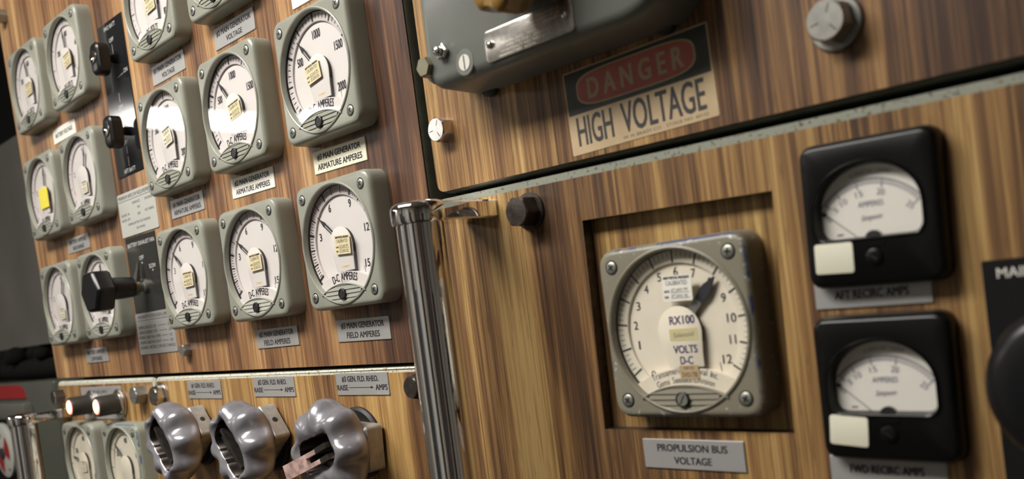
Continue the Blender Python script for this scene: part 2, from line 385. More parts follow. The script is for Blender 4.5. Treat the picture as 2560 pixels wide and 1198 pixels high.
for i, c in enumerate(TR): M['reflect_strip%d' % i] = bsdf('reflect_strip_colour', c, .5)
rn = random.Random(11); x = -50.0; k = 1
while x < 29:
    w_ = rn.uniform(.8, 3.4)
    b = MB(); b.box(x, min(x+w_, 29.5), rn.choice((-9, -6, -3, 0)), 13.9, -24, -24+rn.uniform(.3, 3.0)); struct('reflect_strip_%d' % k, b, 'reflect_strip%d' % rn.randrange(10)); k += 1; x += w_+rn.uniform(.1, 1.5)
z = -21.0
while z < 0:
    w_ = rn.uniform(.8, 2.6)
    b = MB(); b.box(30-rn.uniform(.3, 3), 30, rn.choice((-8, -4, 0)), 13.9, z, z+w_); struct('reflect_strip_%d' % k, b, 'reflect_strip%d' % rn.randrange(10)); k += 1; z += w_+rn.uniform(.1, 1.5)
def fixture(label, x0, x1, z0, z1, y, glow='fluor'):
    t = thing('fluorescent_lamp', label, 'ceiling lamp', (x0+x1)/2, y-.9, (z0+z1)/2, 'fluorescent lamps overhead')
    cx, cz = (x0+x1)/2, (z0+z1)/2
    b = MB(); b.box(x0-cx, x1-cx, 0, .9, z0-cz, z1-cz); link('lamp_housing', b.mesh('lamp_housing', 'fixture'), t)
    b = MB(); b.box(x0-cx+.1, x1-cx-.1, .9, 1.0, z0-cz+.1, z1-cz-.1); link('diffuser', b.mesh('diffuser', glow), t)
    for s in (-1, 1):
        b = MB(); b.box(s*(x1-x0)*.3-.08, s*(x1-x0)*.3+.08, -(11+y-.9), 0, -.08, .08); link('hanger', b.mesh('hanger', 'fixture'), t)
    return t
fixture('fluorescent ceiling lamp far to the left, reflected in the two left ammeters', -29.6, -26.5, -16.2, -9.3, -8, 'fluor_far')
fixture('wider fluorescent ceiling lamp behind it, reflected in the right ammeter', -29.6, -25.1, -23.6, -16.4, -8, 'fluor_far')
fixture('fluorescent ceiling lamp above the generator meters', -9.0, 2.0, -10.0, -6.4, -9.4)

# ------------------------------------------------------------ cabinet frame and doors
t = thing('switchboard_cabinet', 'dark steel cabinet frame behind the wood-faced control panels', 'cabinet', -1, 14, 6)
b = MB(0, 1, -14)
b.X = lambda x, y, z: (x, y, z-6)
b.box(-10.0, 12, -9.5, 13.8, .62, 7); link('cabinet_frame', b.mesh('cabinet_frame', 'frame'), t)

def rounded(pts, rad, n=6):
    out = []
    for i, p in enumerate(pts):
        a, c = Vector(pts[i-1]), Vector(pts[(i+1) % len(pts)]); p = Vector(p); r_ = rad[i] if isinstance(rad, (list, tuple)) else rad
        if r_ <= 0: out.append(tuple(p)); continue
        u, v = (a-p).normalized(), (c-p).normalized()
        for k in range(n+1):
            t_ = k/n; q = p+u*r_*(1-t_)**2+v*r_*t_**2; out.append(tuple(q))
    return out
def inset_poly(pts, d):
    out = []; n = len(pts)
    for i in range(n):
        a, p, c = Vector(pts[i-1]), Vector(pts[i]), Vector(pts[(i+1) % n])
        e1, e2 = (p-a).normalized(), (c-p).normalized(); n1, n2 = Vector((-e1.y, e1.x)), Vector((-e2.y, e2.x))
        k = (n1+n2); k = k/max(k.dot(n1), .2) if k.length > 1e-6 else n1
        out.append((p.x+k.x*d, p.y+k.y*d))
    return out
def panel_door(label, pan, rad, zf, sheet, wood_mat, pan_mat='pan', strip=None, sheet_rad=0.0, hole=None):
    """pan: corners (clockwise as seen, y down) of the metal pan; sheet: corners of the wood laminate"""
    t = thing('panel_door', label, 'panel', 0, 0, 0)
    P = rounded(pan, rad)
    b = MB(); rings = []
    for d, z in ((0, zf+.34), (0, zf+.045), (.008, zf+.018), (.03, zf+.004)):
        rings.append([(x, y, z) for x, y in inset_poly(P, d)])
    if not hole:
        b.loft(rings); 
    else:
        ids = b.loft(rings, True, False)
    link('door_pan', b.mesh('door_pan', strip or pan_mat), t)
    Q = rounded(sheet, sheet_rad)
    b = MB()
    if not hole:
        b.loft([[(x, y, zf+.003) for x, y in Q], [(x, y, zf-.006) for x, y in Q]])
    else:
        # laminate with a rectangular cut-out: four strips joined round the opening
        (hx0, hy0), (hx1, hy0b), (hx1b, hy1), (hx0b, hy1b) = hole
        (ax, ay), (bx, by), (cx_, cy_), (dx, dy) = sheet
        o = [(ax, ay), (bx, by), (cx_, cy_), (dx, dy)]
        h = list(hole); pts = []
        for z in (zf-.006, zf+.003):
            pts.append(([b.pt(x, y, z) for x, y in o], [b.pt(x, y, z) for x, y in h]))
        hz = [b.pt(x, y, zf+.30) for x, y in h]
        for k in range(4):
            j = (k+1) % 4
            b.face(pts[0][0][k], pts[0][0][j], pts[0][1][j], pts[0][1][k])
            b.face(pts[0][0][k], pts[1][0][k], pts[1][0][j], pts[0][0][j])
            b.face(pts[0][1][k], pts[0][1][j], hz[j], hz[k])
    link('wood_sheet', b.mesh('wood_sheet', wood_mat, 0), t)
    return t
panel_door('large wood-grain upper left panel carrying the rows of grey meters',
           [(-10.55, -8.5), (-.155, -8.5), (-.135, 1.02), (-10.05, .905)], 0.0, ZL, [(-10.54, -8.5), (-.165, -8.5), (-.145, 1.01), (-10.06, .895)], 'wood_ul')
panel_door('wood-grain upper right panel behind the danger sign',
           [(-.085, -8.5), (8.5, -8.5), (8.5, -.35), (-.085, -.485)], [0, 0, 0, .14], ZR, [(-.07, -8.5), (8.5, -8.5), (8.5, -.375), (-.07, -.505)], 'wood_ur', sheet_rad=[0, 0, 0, .10])
def lower_door(label, pan, rad, zf, sheet, wood_mat, strip, hole=None):
    return panel_door(label, pan, rad, zf, sheet, wood_mat, strip=strip, hole=hole)
tl = thing('panel_door', 'wood-grain lower right panel with a cut-out round the bus voltage meter', 'panel', 0, 0, 0)
hole = [(1.56, -.015), (3.19, .03), (3.14, 1.64), (1.52, 1.63)]
outer = [(-.10, -.445), (8.5, -.27), (8.5, 6), (-.06, 6)]
b = MB()   # steel pan with the same opening
def framed(b, outer, hole, z0, z1):
    O = [b.pt(x, y, z0) for x, y in outer]; H = [b.pt(x, y, z0) for x, y in hole]; O2 = [b.pt(x, y, z1) for x, y in outer]; H2 = [b.pt(x, y, z1) for x, y in hole]
    for k in range(4):
        j = (k+1) % 4; b.mi = 0
        b.face(O[k], O[j], H[j], H[k]); b.face(O[k], O2[k], O2[j], O[j]); b.mi = 1; b.face(H[k], H[j], H2[j], H2[k]); b.mi = 0; b.face(O2[k], H2[k], H2[j], O2[j])
framed(b, outer, hole, ZR+.006, ZR+.30); link('door_pan', b.mesh('door_pan', ['edge_strip', 'steel_dark']), tl)
b = MB(); framed(b, [(-.085, -.385), (8.5, -.215), (8.5, 6), (-.05, 6)], hole, ZR-.006, ZR+.006); link('wood_sheet', b.mesh('wood_sheet', ['wood_lr', 'steel_dark'], 0), tl)
b = MB(); b.prism([(1.50, -.03), (3.20, .02), (3.16, 1.66), (1.48, 1.65)], ZR+.105, ZR+.15); link('inset_board', b.mesh('inset_board', 'wood_inset', 0), tl)
panel_door('small wood-grain lower left panel with two indicator lamps',
           [(-10.12, .955), (-6.43, .985), (-6.43, 6), (-10.12, 6)], [.09, .09, 0, 0], ZL, [(-10.10, 1.025), (-6.47, 1.05), (-6.47, 6), (-10.10, 6)], 'wood_ll', strip='edge_strip_light', sheet_rad=[.06, .02, 0, 0])
panel_door('wood-grain lower middle panel carrying the three rheostat handwheels',
           [(-6.36, .985), (-.14, 1.045), (-.14, 6), (-6.36, 6)], [.09, .02, 0, 0], ZL, [(-6.32, 1.045), (-.16, 1.10), (-.16, 6), (-6.32, 6)], 'wood_ll', strip='edge_strip_light', sheet_rad=[.04, 0, 0, 0])

# ------------------------------------------------------------ square switchboard meters
HM = .225                     # depth of a meter from the board to its face
CACHE = {}
def cached(key, fn):
    if key not in CACHE: CACHE[key] = fn()
    return CACHE[key]
def housing(mat):
    def f():
        b = MB(-HM); n = 144
        def ring(w_, rad, z): return ray_ring(b.rr(0, 0, w_, w_, rad, 0, 64), z, n)
        def circ(r, z): return [(r*math.cos(2*math.pi*(i+.5)/n), r*math.sin(2*math.pi*(i+.5)/n), z) for i in range(n)]
        b.loft([ring(1.275, .13, HM), ring(1.27, .13, .06), ring(1.262, .125, .035), ring(1.24, .115, .014), ring(1.205, .10, .002), ring(1.17, .09, 0),
                circ(.604, 0), circ(.598, -.010), circ(.588, -.014), circ(.576, -.008), circ(.572, .01), circ(.570, .12)], False, False)
        return b.mesh('housing', mat, 28)
    return f
def m_glass():
    b = MB(-HM); b.lathe(0, 0, [(.572, .030), (.572, .022)], 64); return b.mesh('window_glass', 'glass', 0)
def m_dial(ring_mat, mat):
    def f():
        b = MB(-HM); b.mi = 1; b.lathe(0, 0, [(.572, .100), (.572, .090)], 64)
        b.mi = 0; b.lathe(0, 0, [(.475, .0895), (.475, .071), (.480, .0685), (.566, .0665)], 72, cap0=False, cap1=False)
        b.mi = 2; b.lathe(0, 0, [(.5695, .046), (.5695, .090)], 72, cap0=False, cap1=False)  # black band painted in for the shadow line between bezel and scale ring
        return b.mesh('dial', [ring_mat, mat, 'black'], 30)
    return f
def m_lunette(mat):
    def f():
        b = MB(-HM); nx, ny = 34, 64; Rr = .765; cy = .40+Rr
        xm = .365
        def top(x): return cy-math.sqrt(Rr*Rr-x*x)
        def xt(y): return math.sqrt(max(Rr*Rr-(cy-y)**2, 0)) if y < cy else xm
        ys = [(.4005, -.009), (.414, -.009), (.420, -.004)]; y = .420
        while y < .575:
            y1 = min(y+.036, .5745); ys += [(y1, -.004-.010*(y1-y)/.036)]
            if y1+.007 < .5745: ys += [(y1+.005, -.004)]
            y = y1+.005
        rows = []
        for y, z in ys:
            X = min(xt(y), math.sqrt(max(.579**2-y*y, 0)), xm); rows.append([(-X+2*X*i/nx, y, z) for i in range(nx+1)])
        b.loft(rows, False, False, closed=False)
        arc = [(-xm+2*xm*i/24, top(-xm+2*xm*i/24)-.002, -.008) for i in range(25)]
        b.tube(arc, .006, 8)
        # apron going back from the arch to the dial
        b.loft([[(x, y, -.010) for x, y, _ in arc], [(x, y, .1) for x, y, _ in arc]], False, False, closed=False)
        return b.mesh('adjuster_cover', mat, 24)
    return f
def m_adjuster(slot):
    def f():
        b = MB(-HM); b.mi = 0; b.lathe(0, .497, [(.056, .02), (.056, -.027), (.048, -.031), (.046, -.024)], 28)
        b.mi = 1; b.lathe(0, .497, [(.044, -.022), (.044, -.0265)], 24); b.mi = 2
        c_, s_ = math.cos(slot), math.sin(slot); b.line(-.036*s_, .497-.036*c_, .036*s_, .497+.036*c_, .012, -.0272)
        return b.mesh('adjuster_screw', ['black', 'black' if slot < .5 else 'screw_metal', 'ink' if slot > .5 else 'steel_dark'], 30)
    return f
def m_screw():
    b = MB(-HM); b.mi = 1; b.ring(0, 0, .040, .056, -.0012, 28)
    b.mi = 0; b.lathe(0, 0, [(.045, .0), (.045, -.005), (.040, -.009), (.02, -.012), (.004, -.0125)], 24)
    b.mi = 1
    for a in (.3, .3+math.pi/2): b.line(-.026*math.cos(a), -.026*math.sin(a), .026*math.cos(a), .026*math.sin(a), .013, -.0135)
    return b.mesh('screw', ['screw_metal', 'black'], 40)
def m_cover(mat, wide):
    def f():
        b = MB(-HM)
        def outline(k):
            pts = [(.185*k*math.cos(R(a)), .02+.185*k*math.sin(R(a))) for a in range(-180, 1, 12)]
            return pts+[(.175*k, .16), (.172*k, .275), (-.12*k, .275), (-.15*k, .15)]
        P = outline(1)
        b.loft([[(x, y, .050) for x, y in P], [(x, y, .044) for x, y in P], [(x, y, .041) for x, y in outline(.97)]], False, True)
        b.mi = 1
        Q = [(.172*math.cos(R(a)), .02+.172*math.sin(R(a))) for a in range(-180, 1, 12)]+[(.165, .10), (-.14, .10)]
        b.loft([[(x, y, .0895) for x, y in Q], [(x, y, .0495) for x, y in Q]], False, False)
        b.mi = 2
        b.loft([[(x, y, z) for x, y in ((-.13, .10), (.160, .10), (.158, .275), (-.10, .275))] for z in (.0895, .0495)], False, False)
        return b.mesh('pointer_cover', [mat, 'black', 'ink_faint'], 40)
    return f
def m_pointer(kind):
    def f():
        b = MB(-HM); z0, z1 = .062, .056     # built pointing up (-y)
        if kind == 'lance':
            P = [(-.018, -.05), (-.020, -.31), (-.026, -.335), (-.006, -.415), (-.003, -.47), (.003, -.47), (.006, -.415), (.026, -.335), (.020, -.31), (.018, -.05)]
        else:
            P = [(-.028, -.05), (-.032, -.27), (-.046, -.33), (-.036, -.39), (-.006, -.475), (.006, -.475), (.036, -.39), (.046, -.33), (.032, -.27), (.028, -.05)]
        b.loft([[(x, y, z0) for x, y in P], [(x, y, z1) for x, y in P]])
        b.mi = 1
        if kind == 'lance': b.loft([[(x, y, z) for x, y in ((-.004, -.18), (-.004, -.315), (.004, -.315), (.004, -.18))] for z in (z1, z1-.002)])
        else: b.loft([[(x, y, z) for x, y in ((-.029, -.06), (-.033, -.262), (.033, -.262), (.029, -.06))] for z in (z1, z1-.001)])
        return b.mesh('pointer', ['ink', 'alu_plate_light' if kind == 'lance' else 'steel_grey'], 0)
    return f
# scale prints ---------------------------------------------------------
def print_scale(kind):
    def f():
        b = MB(-HM)
        def at(a, r): return (r*math.sin(R(a)), -r*math.cos(R(a)))
        def tick(a, r0, r1, w_, mi=0):
            b.mi = mi; p, q = at(a, r0), at(a, r1); b.line(*p, *q, w_, .0655)
        zin = .0885
        def num(s, a, r=.405, h=.075, wf=.50):
            p = at(a, r); b.mi = 0; b.text(s, p[0], p[1], h, h*wf*len(s) if s != '1' else h*.3, zin, 0, .035)
        if kind == 'field':
            for i in range(76):
                a = -125+250*i/75
                if i % 15 == 0: tick(a, .488, .566, .027)
                elif i % 5 == 0: tick(a, .490, .564, .015)
                else: tick(a, .502, .552, .0065)
            for k, v in enumerate(('0', '3', '6', '9', '12', '15')):
                if k: num(v, -125+50*k)
            b.mi = 2; p, q = at(-91.6, .560), at(-91.6, .571); b.line(*p, *q, .010, .0655)
            b.mi = 0; b.text('0', -.255, .335, .062, .034, zin, 28, 0); b.line(-.30, .31, -.21, .40, .007, zin); b.line(-.21, .40, -.185, .385, .007, zin)
            b.arctext('D-C AMPERES', 0, .400+.765-.075, .765, .076, .42, .0655-.03, .03)
        elif kind == 'arm':
            for i in range(41):
                a = -125+250*i/40
                if i % 10 == 0: tick(a, .484, .566, .026)
                elif i % 5 == 0: tick(a, .486, .566, .017)
                else: tick(a, .502, .550, .008)
            for k, v in enumerate(('500', '1000', '1500', '2000')): num(v, -62.5+62.5*k, .375 if k in (0, 2) else .37, .082, .40)
            b.mi = 0; b.text('0', -.255, .335, .062, .034, zin, 28, 0); b.line(-.30, .31, -.22, .38, .007, zin)
            b.arctext('D-C AMPERES', 0, .400+.765-.075, .765, .076, .42, .0655-.03, .03)
        elif kind in ('volt', 'bat'):
            for i in range(33):
                a = -125+250*i/32
                if i % 4 == 0: tick(a, .482, .562, .011)
                else: tick(a, .510, .540, .0045)
            for k, v in enumerate(('200', '400', '600', '800')): num(v, -62.5+62.5*k, .375, .075, .45)
            b.text('0', -.255, .335, .062, .034, zin, 20, 0)
            b.arctext('DC VOLTS', 0, .400+.765-.045, .765, .070, .30, .0655-.03, .04)
        elif kind == 'batamp':
            for i in range(31):
                a = -125+250*i/30
                if i % 3 == 0: tick(a, .482, .562, .010)
                else: tick(a, .510, .545, .0045)
            b.mi = 2
            for a in (-108, -114): tick(a, .42, .47, .012, 2)
            num('2', -75); num('4', 0); num('8', 75)
            b.arctext('DC AMPERES', 0, .400+.765-.045, .765, .070, .34, .0655-.03, .04)
        elif kind == 'bus':
            for i in range(61):
                a = -125+250*i/60
                if i % 5 == 0: tick(a, .478, .566, .013)
                else: tick(a, .515, .560, .004)
            for k in range(1, 13): p = at(-125+250*k/12, .412); b.mi = 0; b.text(str(k), p[0], p[1], .062, .036*len(str(k)) if k not in (1, 11) else (.013 if k == 1 else .05), zin, 0, .018)
            b.mi = 0; b.text('0', -.30, .325, .058, .042, zin, -20); b.line(-.275, .345, -.215, .385, .008, zin); b.line(-.215, .385, -.19, .382, .014, zin)
            b.lathe(-.185, .380, [(.013, zin+.001), (.013, zin)], 12)
            b.arctext('Transamerica Delaval Inc.', 0, .400+.765-.105, .765, .045, .58, .0655-.03, 0)
            b.arctext('Gems Sensors Division', 0, .400+.765-.040, .765, .045, .50, .0655-.03, 0)
        # zero-set marks at the right
        b.mi = 0
        b.line(.275, .255, .283, .32, .006, zin); b.lathe(.298, .345, [(.010, zin+.001), (.010, zin)], 10)
        b.mi = 1; b.text('zer', .40, .385, .025, .045, .0655, 35)
        b.text('TYPE  HX-241  A', 0, .377, .016, .16, .033)
        return b.flat('scale_print', ['ink', 'ink_faint', 'ink_red'])
    return f
def m_print_base(mat):
    # card that carries the curved unit lettering just behind the glass
    def f():
        b = MB(-HM); Rr = .765; cy = .40+Rr
        T = [(x/20*.42, cy-math.sqrt((Rr+.122)**2-(x/20*.42)**2)) for x in range(-20, 21)]
        Bt = [(x/20*.42, cy-math.sqrt(Rr**2-(x/20*.42)**2)) for x in range(-20, 21)]
        b.loft([[(x, y, .037) for x, y in T], [(x, y, .037) for x, y in Bt]], False, False, closed=False)
        b.loft([[(x, y, .037) for x, y in T], [(x, y, .104) for x, y in T]], False, False, closed=False)
        return b.mesh('legend_card', mat, 0)
    return f
def sticker_mesh(w_, h_, mat='sticker', blank=False, hand=True):
    def f():
        b = MB(-HM); z = .019
        b.mi = 0; b.rbox(0, 0, w_, h_, .012, [(0, .0215), (0, z), ], 32)
        z -= .0008; b.mi = 1
        if not blank:
            b.text('NAVY METCAL PROGRAM', 0, -h_*.40, h_*.10, w_*.86, z, 0, .08)
            b.text('CALIBRATED', 0, -h_*.20, h_*.17, w_*.72, z, 0, .0)
            for k, (s, y) in enumerate((('DATE', h_*.12), ('DUE', h_*.34))):
                b.text(s, -w_*.43, y, h_*.08, None, z, 0, .08, 'l'); b.line(-w_*.22, y+h_*.05, w_*.42, y+h_*.05, .0035, z)
            if hand:
                b.text('07 JAN 94', w_*.08, h_*.07, h_*.12, w_*.55, z, -2, 0, skew=.3)
                b.text('07 JAN 95', w_*.08, h_*.30, h_*.12, w_*.55, z, 1, 0, skew=.3)
        return b.flat('sticker', [mat, 'ink'])
    return f
def meter(label, cx, cy, zb, kind, angle, sticker=None, paint='meter_paint', cream=False, pointer='lance', group='grey square meters on the board', slot=.2):
    t = thing('panel_meter', label, 'meter', cx, cy, zb, group)
    link('housing', cached('h'+paint, housing(paint)), t)
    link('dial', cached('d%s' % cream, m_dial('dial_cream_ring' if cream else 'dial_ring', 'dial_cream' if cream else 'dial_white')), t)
    link('scale_print', cached('p'+kind, print_scale(kind)), t)
    link('legend_card', cached('lc%s' % cream, m_print_base('dial_cream' if cream else 'dial_white')), t)
    link('pointer_cover', cached('c%s' % cream, m_cover('dial_cream' if cream else 'dial_white', 0)), t)
    p = link('pointer', cached('n'+pointer, m_pointer(pointer)), t); p.rotation_euler = (0, R(angle), 0)
    link('window_glass', cached('g', m_glass), t)
    link('adjuster_cover', cached('l'+paint, m_lunette(paint)), t)
    link('adjuster_screw', cached('a%s' % slot, m_adjuster(slot)), t)
    sm = cached('s', m_screw)
    for i, (sx, sy) in enumerate(((-1, -1), (1, -1), (-1, 1), (1, 1))):
        o = link('screw', sm, t, V(.5*sx, .5*sy, 0)); o.rotation_euler = (0, R(random.Random(hash((round(cx*10), i))).uniform(0, 90)), 0)
    if sticker:
        key, w_, h_, mat, x, y, rot, blank = sticker
        o = link('calibration_sticker', cached('k'+key, sticker_mesh(w_, h_, mat, blank)), t, V(x, y, 0)); o.rotation_euler = (0, R(rot), 0)
    return t
G = 'grey square meters on the board'
ST = lambda x, y, rot=0: ('std', .25, .185, 'sticker', x, y, rot, False)
meter('grey square 0 to 15 ammeter nearest the chrome rail', -1.332, -.23, ZL, 'field', -50, ST(.058, .02, 3))
meter('grey square 0 to 2000 ampere meter at the top of the right generator column', -1.33, -1.918, ZL, 'arm', -40, ST(-.047, .002, -8))
meter('grey square 0 to 15 ammeter, middle one of the generator row', -2.987, -.233, ZL, 'field', -53, ST(.052, .001, -2))
meter('grey square 0 to 15 ammeter right beside the black lever plate', -4.631, -.251, ZL, 'field', -45, ST(.067, .04, -1))
meter('grey square 0 to 2000 ammeter in the middle generator column', -2.992, -1.943, ZL, 'arm', -38, ST(.064, .031, -8))
meter('grey square 0 to 2000 ammeter with a torn sticker, window full of lamp glare', -4.639, -1.954, ZL, 'arm', -30, ('torn', .22, .21, 'sticker_pale', .059, -.02, -10, False))
meter('grey square 800 volt meter cut by the top edge, beside the black switch plate', -4.60, -3.65, ZL, 'volt', 20, ('std', .25, .185, 'sticker', .05, .07, -4, False))
meter('grey square meter at the top edge with only its lower rim in view', -2.99, -3.66, ZL, 'volt', 20)
meter('small far grey meter, upper row, next to the black switch plate', -7.362, -3.662, ZL, 'bat', -6, ('std', .25, .185, 'sticker', .10, .03, -6, False))
meter('small far grey meter, upper row, at the left edge of the board', -8.97, -3.66, ZL, 'bat', -8, ('std', .25, .185, 'sticker', .08, .04, -2, False))
meter('small far grey meter, middle row, beside the switch plate, red marks on its scale', -7.374, -1.972, ZL, 'batamp', 20, ('small', .19, .17, 'sticker_pale', .08, .15, 0, False))
meter('small far grey meter with a bright yellow sticker, middle row at the left edge', -8.98, -1.969, ZL, 'batamp', 10, ('yel', .36, .31, 'sticker_yellow', .06, .04, 0, True))
meter('small far grey meter partly hidden behind the black lever handle', -7.347, -.269, ZL, 'batamp', 15, ('small', .19, .17, 'sticker_pale', .08, .15, 0, False))
meter('small far grey meter, lower row, at the left edge of the board', -8.92, -.268, ZL, 'batamp', 20, ('small', .19, .17, 'sticker_pale', .08, .15, 0, False))
meter('grey square meter below the two lamps, left one, cut by the bottom edge', -8.95, 2.24, ZL, 'bat', -80, ('small', .19, .17, 'tape', .06, .05, 0, False), cream=True)
meter('grey square meter with blue worn top edge, below the right lamp', -7.33, 2.24, ZL, 'bat', -45, None, paint='meter_blue_rim', cream=True)
tp = meter('large worn taupe meter reading propulsion bus volts in the recess, blue paint at its rim', 2.383, .884, .155+HM, 'bus', 44,
           ('bus', .25, .185, 'sticker_white', .041, -.295, 2, False), paint='meter_worn', cream=True, pointer='broad', slot=2.6)
b = MB(-HM)
b.mi = 0; b.text('RX100', .035, -.065, .058, .21, .0400, 0, .04); b.text('VOLTS', .035, .145, .055, .20, .0400, 0, .04); b.text('D-C', .035, .225, .055, .105, .0400, 0, .04)
link('cover_print', b.flat('cover_print', ['ink_blue']), tp)
b = MB(-HM); b.mi = 0; b.rbox(.035, .040, .24, .085, .008, [(0, .0410), (0, .0395)], 16); b.mi = 1; b.text('Selenoid', .035, .04, .035, .17, .0388, -2, skew=.2)
link('tape', b.flat('tape', ['tape', 'ink_faint']), tp)
b = MB(-HM); b.mi = 0; b.rbox(.05, .310, .16, .10, .006, [(0, .0325), (0, .0315)], 16); b.mi = 1; b.text('FORM 1102', .05, .280, .018, .08, .0308); b.text('3V0178', .05, .328, .036, .13, .0308)
link('serial_label', b.flat('serial_label', ['sign_paper', 'ink']), tp)
for (mx_, my_) in ((-1.332, -.23), (-1.33, -1.918), (-2.987, -.233), (-4.631, -.251)):
    for o in COL.objects:
        if o.name.startswith('panel_meter') and (o.location-V(mx_, my_, ZL)).length < 1e-4:
            def fn():
                b = MB(-HM); b.mi = 0; b.rbox(.035, .232, .15, .034, .004, [(0, .0410), (0, .0400)], 16); b.mi = 1; b.text('13-0240 S', .035, .232, .018, .12, .0393)
                return b.flat('serial_strip', ['sticker_pale', 'sign_red'])
            link('serial_strip', cached('serial', fn), o)

# ------------------------------------------------------------ engraved label plates
def plate(label, x, y, w_, h_, lines, zb=ZL, mat='alu_plate', ink='ink', rot=0.0, rad=.008, thick=.018, name='label_plate', bold=.045, group='engraved label plates'):
    t = thing(name, label, 'label', x, y, zb, group); t.rotation_euler = (0, R(rot), 0)
    b = MB(); b.rbox(0, 0, w_, h_, rad, [(0, 0), (0, -thick+.004), (.004, -thick)], 24); link('plate', b.mesh('plate', mat, 30), t)
    b = MB()
    for L in lines:
        if L[0] == 'line': b.line(*L[1:5], L[5], -thick-.0008)
        elif L[0] == 'arrow':
            x0, x1, yy = L[1:4]; b.line(x0, yy, x1-.03, yy, .007, -thick-.0008); z = -thick-.0008
            b.face(b.pt(x1-.045, yy-.016, z), b.pt(x1, yy, z), b.pt(x1-.045, yy+.016, z))
        else:
            s, lx, ly, lh, lw = L[:5]; b.text(s, lx, ly, lh, lw, -thick-.0008, 0, bold)
    link('lettering', b.flat('lettering', ink), t); return t
def two(l1, w1, l2, w2, h=.058, dy=.05): return [(l1, 0, -dy, h, w1), (l2, 0, dy, h, w2)]
plate('grey voltage plate between the cut-off voltmeter and the torn-sticker ammeter', -4.685, -2.845, .89, .24, two('#1 MAIN GENERATOR', .76, 'VOLTAGE', .35))
plate('grey voltage plate at the top, above the middle 2000 ampere meter', -3.03, -2.84, .89, .24, two('#2 MAIN GENERATOR', .76, 'VOLTAGE', .35))
plate('pale plate at the top edge above the right-hand ammeter', -1.40, -2.81, .89, .24, two('#3 MAIN GENERATOR', .76, 'VOLTAGE', .35), mat='white_plate')
plate('grey armature amperes plate right of the airflow placard', -4.695, -1.14, .88, .235, two('#1 MAIN GENERATOR', .72, 'ARMATURE AMPERES', .72))
plate('armature amperes plate with painted-in reflection under the middle 2000 ampere meter', -3.09, -1.13, .93, .23, two('#2 MAIN GENERATOR', .76, 'ARMATURE AMPERES', .74), mat='white_plate', rot=1)
plate('armature amperes plate with painted-in reflection under the right-hand 2000 ampere meter', -1.395, -1.10, .90, .23, two('#3 MAIN GENERATOR', .74, 'ARMATURE AMPERES', .76), mat='glare_plate', rot=1)
plate('grey field amperes plate under the middle 0 to 15 meter', -3.03, .625, .89, .22, two('#2 MAIN GENERATOR', .72, 'FIELD AMPERES', .55))
plate('grey field amperes plate just left of the chrome rail', -1.395, .64, .89, .23, two('#3 MAIN GENERATOR', .72, 'FIELD AMPERES', .55), rot=1)
for n_, x, y, m_, wh in ((1, -4.935, 1.185, 'alu_plate', 'above the leftmost handwheel'), (2, -3.245, 1.183, 'alu_plate', 'above the middle handwheel'), (3, -1.54, 1.19, 'alu_plate', 'above the handwheel with the crank bar')):
    plate('grey GEN. FLD. RHEO. arrow plate ' + wh, x, y, .89, .23,
          [('#%d GEN. FLD. RHEO.' % n_, -.02, -.055, .055, .62), ('RAISE', -.335, .035, .055, .19), ('AMPS', .33, .035, .055, .19), ('arrow', -.22, .20, .035)], mat=m_, rot=.6)
plate('plate with painted-in reflection reading BATTERY VOLTAGE between two far meters', -8.24, -2.82, .89, .22, [('BATTERY VOLTAGE', 0, 0, .06, .68)], mat='white_plate')
plate('grey plate reading BATTERY AMPERES HIGH RANGE', -8.32, -1.13, .86, .225, two('BATTERY AMPERES', .66, 'HIGH RANGE', .44))
plate('grey plate reading BATTERY AMPERES LOW RANGE', -8.24, .59, .86, .22, two('BATTERY AMPERES', .66, 'LOW RANGE', .42))
plate('grey plate reading PROPULSION BUS VOLTAGE below the large worn meter', 2.315, 1.81, .87, .222, two('PROPULSION BUS', .60, 'VOLTAGE', .32, .052, .047), zb=ZR, rot=.3)
plate('grey plate reading AFT RECIRC AMPS under the upper black meter', 3.77, .752, .73, .18, [('AFT RECIRC AMPS', 0, .005, .052, .46)], zb=ZR, rot=1)
plate('grey plate reading FWD RECIRC AMPS under the lower black meter', 3.735, 1.87, .73, .18, [('FWD RECIRC AMPS', 0, -.01, .052, .46)], zb=ZR, rot=.5)

